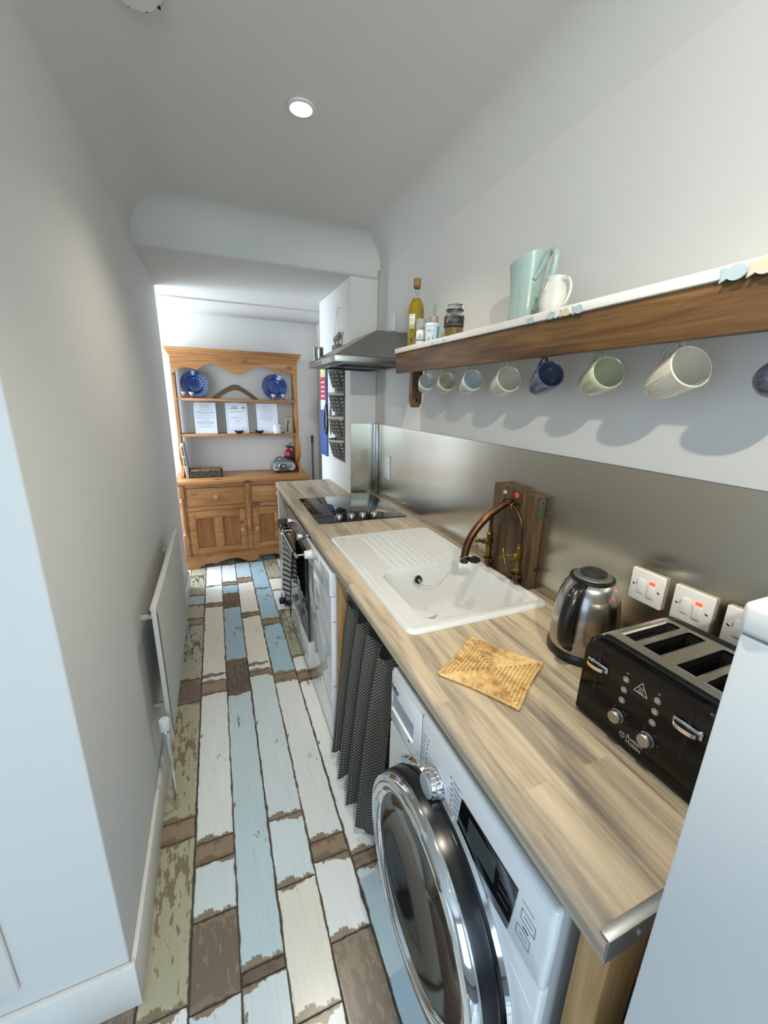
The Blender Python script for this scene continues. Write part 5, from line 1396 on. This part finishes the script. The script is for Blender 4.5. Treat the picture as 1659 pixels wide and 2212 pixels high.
for x, y, lb in ((-0.243, 4.085, 'silver and red egg cup, outermost on left, before blue plate'), (-0.176, 4.080, 'silver and red egg cup, inner one before left blue plate'), (0.530, 4.080, 'silver and red egg cup, inner one before right blue plate'), (0.622, 4.085, 'silver and red egg cup, outermost before right blue plate')):
    t = thing('egg_cup', lb, 'egg cup', (x, y, Z1), group='egg cups on top dresser shelf')
    obj('cup', MB().lathe([(0, 0.020), (0.012, 0.022), (0.020, 0.034), (0.024, 0.052), (0.022, 0.052), (0.017, 0.036), (0, 0.028)], seg=24), M_CREAMSILVER if 'M_CREAMSILVER' in globals() else plain('eggcup_silver', (190, 184, 170), 0.35, 0.4), t)
    M_CREAMSILVER = MATS['eggcup_silver']
    obj('foot', MB().lathe([(0, 0), (0.019, 0), (0.018, 0.004), (0.008, 0.010), (0.007, 0.020), (0, 0.020)], seg=24), MATS.get('eggcup_red') or plain('eggcup_red', (170, 44, 34), 0.4), t)
# framed notices (upright plastic stands leaning back)
M_PAPER = plain('paper', (214, 220, 230), 0.5, var=0.01); M_ACRY = plain('clear_stand', (200, 206, 214), 0.08, var=0.01)
M_INK = plain('faint_ink', (120, 126, 138), 0.6)
def notice(x0, x1, label, style):
    w = x1-x0; H = 0.283
    t = thing('notice_stand', label, 'notice', ((x0+x1)/2, 4.095, Z2), (math.radians(-10), 0, 0))
    obj('stand', MB().box(-w/2, w/2, 0.0012, 0.004, 0, H, 0.0008), M_ACRY, t)
    p = obj('sheet', MB().box(-w/2+0.003, w/2-0.003, 0.0, 0.0011, 0.002, H-0.006), M_PAPER, t)
    ln = MB(); rn = random.Random(style)
    if style == 2:
        for a in ((-w/2+0.012, w/2-0.012, 0.03, 0.032), (-w/2+0.012, w/2-0.012, H-0.022, H-0.020), (-w/2+0.012, -w/2+0.014, 0.03, H-0.02), (w/2-0.014, w/2-0.012, 0.03, H-0.02)): ln.box(a[0], a[1], -0.0008, 0, a[2], a[3])
        ln.lathe([(0.013, 0), (0.0155, 0), (0.0155, 0.0008), (0.013, 0.0008)], (0.058, 0, H-0.045), (0, -1, 0), seg=24, closed=True)
        ln.box(0.046, 0.070, -0.0009, 0, H-0.050, H-0.040)
        rowsz = [(H-0.040, 0.045, 0.007), (H-0.055, 0.07, 0.009), (H-0.083, 0.13, 0.003), (H-0.135, 0.10, 0.0018), (H-0.142, 0.12, 0.0018), (H-0.16, 0.03, 0.0018), (H-0.17, 0.05, 0.0018), (H-0.18, 0.03, 0.0018), (0.05, 0.03, 0.003)]
        for z, l, h in rowsz:
            cx = -0.02 if l in (0.045, 0.07) else (0.05 if z == 0.05 else 0)
            ln.box(cx-l/2, cx+l/2, -0.0008, 0, z, z+h)
    else:
        z = H-0.03
        blocks = [(0.09, 1, .0035), (0.07, 1, .0035), (0.14, 2, .002), (0.16, 4, .002), (0.15, 1, .003), (0.155, 1, .003), (0.07, 1, .0035), (0.15, 5, .002), (0.15, 2, .002)] if style == 1 else [(0.07, 1, .003), (0.14, 1, .002), (0.10, 1, .003), (0.14, 2, .002), (0.15, 1, .002), (0.13, 2, .002), (0.15, 2, .002), (0.08, 1, .002)]
        for l, n, h in blocks:
            for i in range(n):
                ll = l*(0.97 if i < n-1 else 0.6 if n > 1 else 1)
                ln.box(-ll/2, ll/2, -0.0008, 0, z, z+h); z -= 0.0072
            z -= 0.009
    obj('printed_lines', ln, M_INK, p)
    obj('prop', MB().box(-w/2+0.02, w/2-0.02, 0.0045, 0.05, 0.0, 0.003), M_ACRY, t)
notice(-0.176, 0.012, 'white printed notice in clear stand, left on middle dresser shelf', 1)
notice(0.094, 0.290, 'bordered white notice with round emblem, middle of dresser shelf', 2)
notice(0.368, 0.567, 'white printed notice in clear stand, right, behind white jug', 3)
M_DBOWL = plain('dark_bowl', (40, 24, 22), 0.3)
for x, lb in ((0.198, 'small dark bowl in front of the middle notice'), (0.382, 'small dark bowl left of the right-hand notice')):
    tag(obj('small_bowl', MB().lathe([(0, 0), (0.015, 0), (0.018, 0.002), (0.032, 0.012), (0.042, 0.029), (0.0405, 0.0295), (0.030, 0.014), (0, 0.006)], seg=32), M_DBOWL, loc=(x, 4.075 if x < 0.3 else 4.078, Z2)), lb, 'bowl', group='small dark bowls on middle dresser shelf')
t = thing('milk_jug', 'small white banded milk jug on middle dresser shelf', 'jug', (0.548, 4.078, Z2), (0, 0, 0))
obj('body', MB().lathe([(0, 0), (0.034, 0), (0.036, 0.003), (0.0365, 0.03), (0.035, 0.032), (0.0365, 0.034), (0.036, 0.05), (0.035, 0.052), (0.036, 0.054), (0.036, 0.082), (0.0345, 0.082), (0.034, 0.01), (0, 0.006)], seg=36).prism([(-0.030, 0.082), (-0.050, 0.084), (-0.034, 0.062)], 'Y', -0.008, 0.008), M_CERAM, t)
obj('handle', MB().tube(smooth_path([(0.034, 0, 0.070), (0.055, 0, 0.070), (0.063, 0, 0.050), (0.050, 0, 0.028), (0.034, 0, 0.022)], 6), 0.0035, 8), M_CERAM, t, smooth=60)
t = thing('picture_card', 'greenish picture card leaning at right end of middle shelf', 'card', (0.668, 4.11, Z2), (math.radians(-8), 0, math.radians(8)))
obj('card', MB().box(-0.042, 0.042, 0, 0.004, 0, 0.148), plain('card_green', (168, 170, 150), 0.5, var=0.15, scale=14), t)
obj('figure_print', MB().lathe([(0.0, 0), (0.004, 0.0), (0.0, 0.0005)], (0, 0, 0.13), (0, -1, 0), seg=10).prism([(-0.026, 0.012), (-0.004, 0.012), (-0.006, 0.06), (0.0, 0.085), (0.004, 0.12), (-0.006, 0.128), (-0.012, 0.09), (-0.020, 0.06)], 'Y', -0.0008, 0.0), plain('card_brown', (84, 62, 48), 0.5), t)
t = thing('tall_book', 'tall pale book standing against left side of dresser', 'book', (-0.262, 3.93, Z0), (0, math.radians(-5), 0))
obj('cover', MB().box(-0.018, 0.010, -0.01, 0.19, 0.0, 0.300, 0.0015), plain('book_grey', (176, 172, 160), 0.6), t)
obj('pages', MB().box(-0.015, 0.007, -0.004, 0.188, 0.003, 0.3015), M_PAPER, t)
lt = MB(); rn = random.Random(5)
z = 0.275
for k in range(9):
    h = rn.uniform(0.008, 0.016)
    if k != 4: lt.box(-0.012, 0.003, -0.0115, -0.0098, z-h, z)
    z -= h+0.005
obj('spine_lettering', lt, plain('spine_ink', (70, 66, 58), 0.6), t)
t = thing('tea_box', 'dark patterned wooden tea box with six compartments on dresser', 'box', (-0.117, 3.985, Z0))
bx = MB()
M_TB = plain('box_pattern', (62, 56, 50), 0.4, var=0.8, scale=70)
W2, D2, H2 = 0.140, 0.075, 0.072
bx.box(-W2, W2, -D2, -D2+0.006, 0, H2-0.012).box(-W2, W2, D2-0.006, D2, 0, H2-0.012).box(-W2, -W2+0.006, -D2, D2, 0, H2-0.012).box(W2-0.006, W2, -D2, D2, 0, H2-0.012).box(-W2, W2, -D2, D2, 0, 0.005)
obj('box_body', bx, M_TB, t)
lidm = MB()
for a in ((-W2, W2, -D2, -D2+0.02), (-W2, W2, D2-0.02, D2), (-W2, -W2+0.02, -D2, D2), (W2-0.02, W2, -D2, D2), (-0.05, -0.04, -D2, D2), (0.04, 0.05, -D2, D2), (-W2, W2, -0.006, 0.006)): lidm.box(a[0], a[1], a[2], a[3], H2-0.012, H2, 0.001)
obj('lid_frame', lidm, plain('lid_wood', (140, 104, 72), 0.5), t)
obj('packets', MB().box(-0.12, -0.06, -0.05, 0.05, 0.006, 0.05, 0.004).box(-0.03, 0.03, -0.05, 0.05, 0.006, 0.045, 0.004).box(0.06, 0.12, -0.05, 0.05, 0.006, 0.05, 0.004), plain('tea_packets', (120, 116, 104), 0.6, var=0.4), t)
# radio
t = thing('radio', 'rounded silver portable radio CD player on the dresser', 'radio', (0.583, 4.045, Z0), (0, 0, math.radians(6)))
M_RAD = plain('radio_silver', (128, 136, 136), 0.25, 0.5)
def ellbox(hx, hy, hz, cz, n=2.6, seg=40, rings=20):
    vs = []
    def sp(v, e): return math.copysign(abs(v)**e, v)
    for i in range(rings+1):
        ph = -PI/2+PI*i/rings
        for k in range(seg):
            a = 2*PI*k/seg
            vs.append((hx*sp(math.cos(ph), 0.8)*sp(math.cos(a), 0.8), hy*sp(math.cos(ph), 0.8)*sp(math.sin(a), 0.8), cz+hz*sp(math.sin(ph), 0.8)))
    return MB().add(vs, [(i*seg+k, i*seg+(k+1) % seg, (i+1)*seg+(k+1) % seg, (i+1)*seg+k) for i in range(rings) for k in range(seg)])
obj('case', ellbox(0.118, 0.085, 0.062, 0.064), M_RAD, t, smooth=60)
obj('speaker', MB().lathe([(0, 0.0), (0.036, 0.0), (0.040, 0.004), (0.040, 0.0), (0.040, -0.03), (0, -0.03)], (0.068, -0.074, 0.062), (0.25, -1, 0), seg=28), plain('speaker_mesh', (170, 176, 178), 0.5, 0.4), t)
obj('speaker', MB().lathe([(0, 0.0), (0.030, 0.0), (0.034, 0.004), (0.034, -0.03), (0, -0.03)], (-0.084, -0.064, 0.062), (-0.4, -1, 0), seg=28), MATS['speaker_mesh'], t)
obj('display', MB().box(-0.045, 0.012, -0.092, -0.075, 0.052, 0.086, 0.006), M_BLACKG, t)
obj('display_glow', MB().box(-0.032, 0.0, -0.0935, -0.0918, 0.062, 0.078), plain('lcd_pale', (190, 200, 200), 0.3), t)
obj('handle', MB().tube(smooth_path([(-0.085, 0, 0.10), (-0.06, 0, 0.135), (-0.02, -0.0, 0.148), (0.0, 0, 0.134), (0.02, 0, 0.148), (0.06, 0, 0.135), (0.085, 0, 0.10)], 6), 0.005, 8), M_BLACKP, t, smooth=60)
obj('foot', MB().box(-0.07, 0.07, -0.04, 0.04, 0.0, 0.01), M_BLACKP, t)
# fire extinguisher
t = thing('fire_extinguisher', 'small red fire extinguisher behind the radio', 'fire extinguisher', (0.668, 4.19, Z0))
M_RED = plain('extinguisher_red', (176, 24, 26), 0.2, Coat_Weight=0.4)
obj('cylinder', MB().lathe([(0, 0), (0.038, 0), (0.041, 0.004), (0.041, 0.165), (0.036, 0.185), (0.022, 0.20), (0.014, 0.206), (0.012, 0.216), (0, 0.216)], seg=36), M_RED, t)
obj('label_band', MB().lathe([(0.0415, 0.10), (0.0415, 0.145)], seg=36), plain('extinguisher_label', (40, 40, 60), 0.4), t)
obj('valve_handle', MB().box(-0.012, 0.012, -0.012, 0.012, 0.216, 0.232, 0.003).prism([(-0.028, 0.232), (0.03, 0.240), (0.055, 0.228), (0.055, 0.222), (0.02, 0.232), (-0.028, 0.226)], 'Y', -0.006, 0.006).prism([(-0.03, 0.238), (0.0, 0.252), (0.04, 0.275), (0.042, 0.27), (0.0, 0.246), (-0.03, 0.232)], 'Y', -0.006, 0.006), M_BLACKP, t)
obj('hose', MB().tube(smooth_path([(0.012, 0, 0.224), (0.04, 0, 0.22), (0.052, 0, 0.16), (0.048, 0, 0.05)], 6), 0.006, 8), M_BLACKP, t, smooth=60)

for o in bpy.data.objects:
    if o.name.split('.')[0] in ('dial_marks', 'programme_print', 'panel_print', 'fringe', 'printed_lines', 'label_print', 'spine_lettering', 'dial_grip', 'dark_border', 'herbs'): o['kind'] = 'stuff'
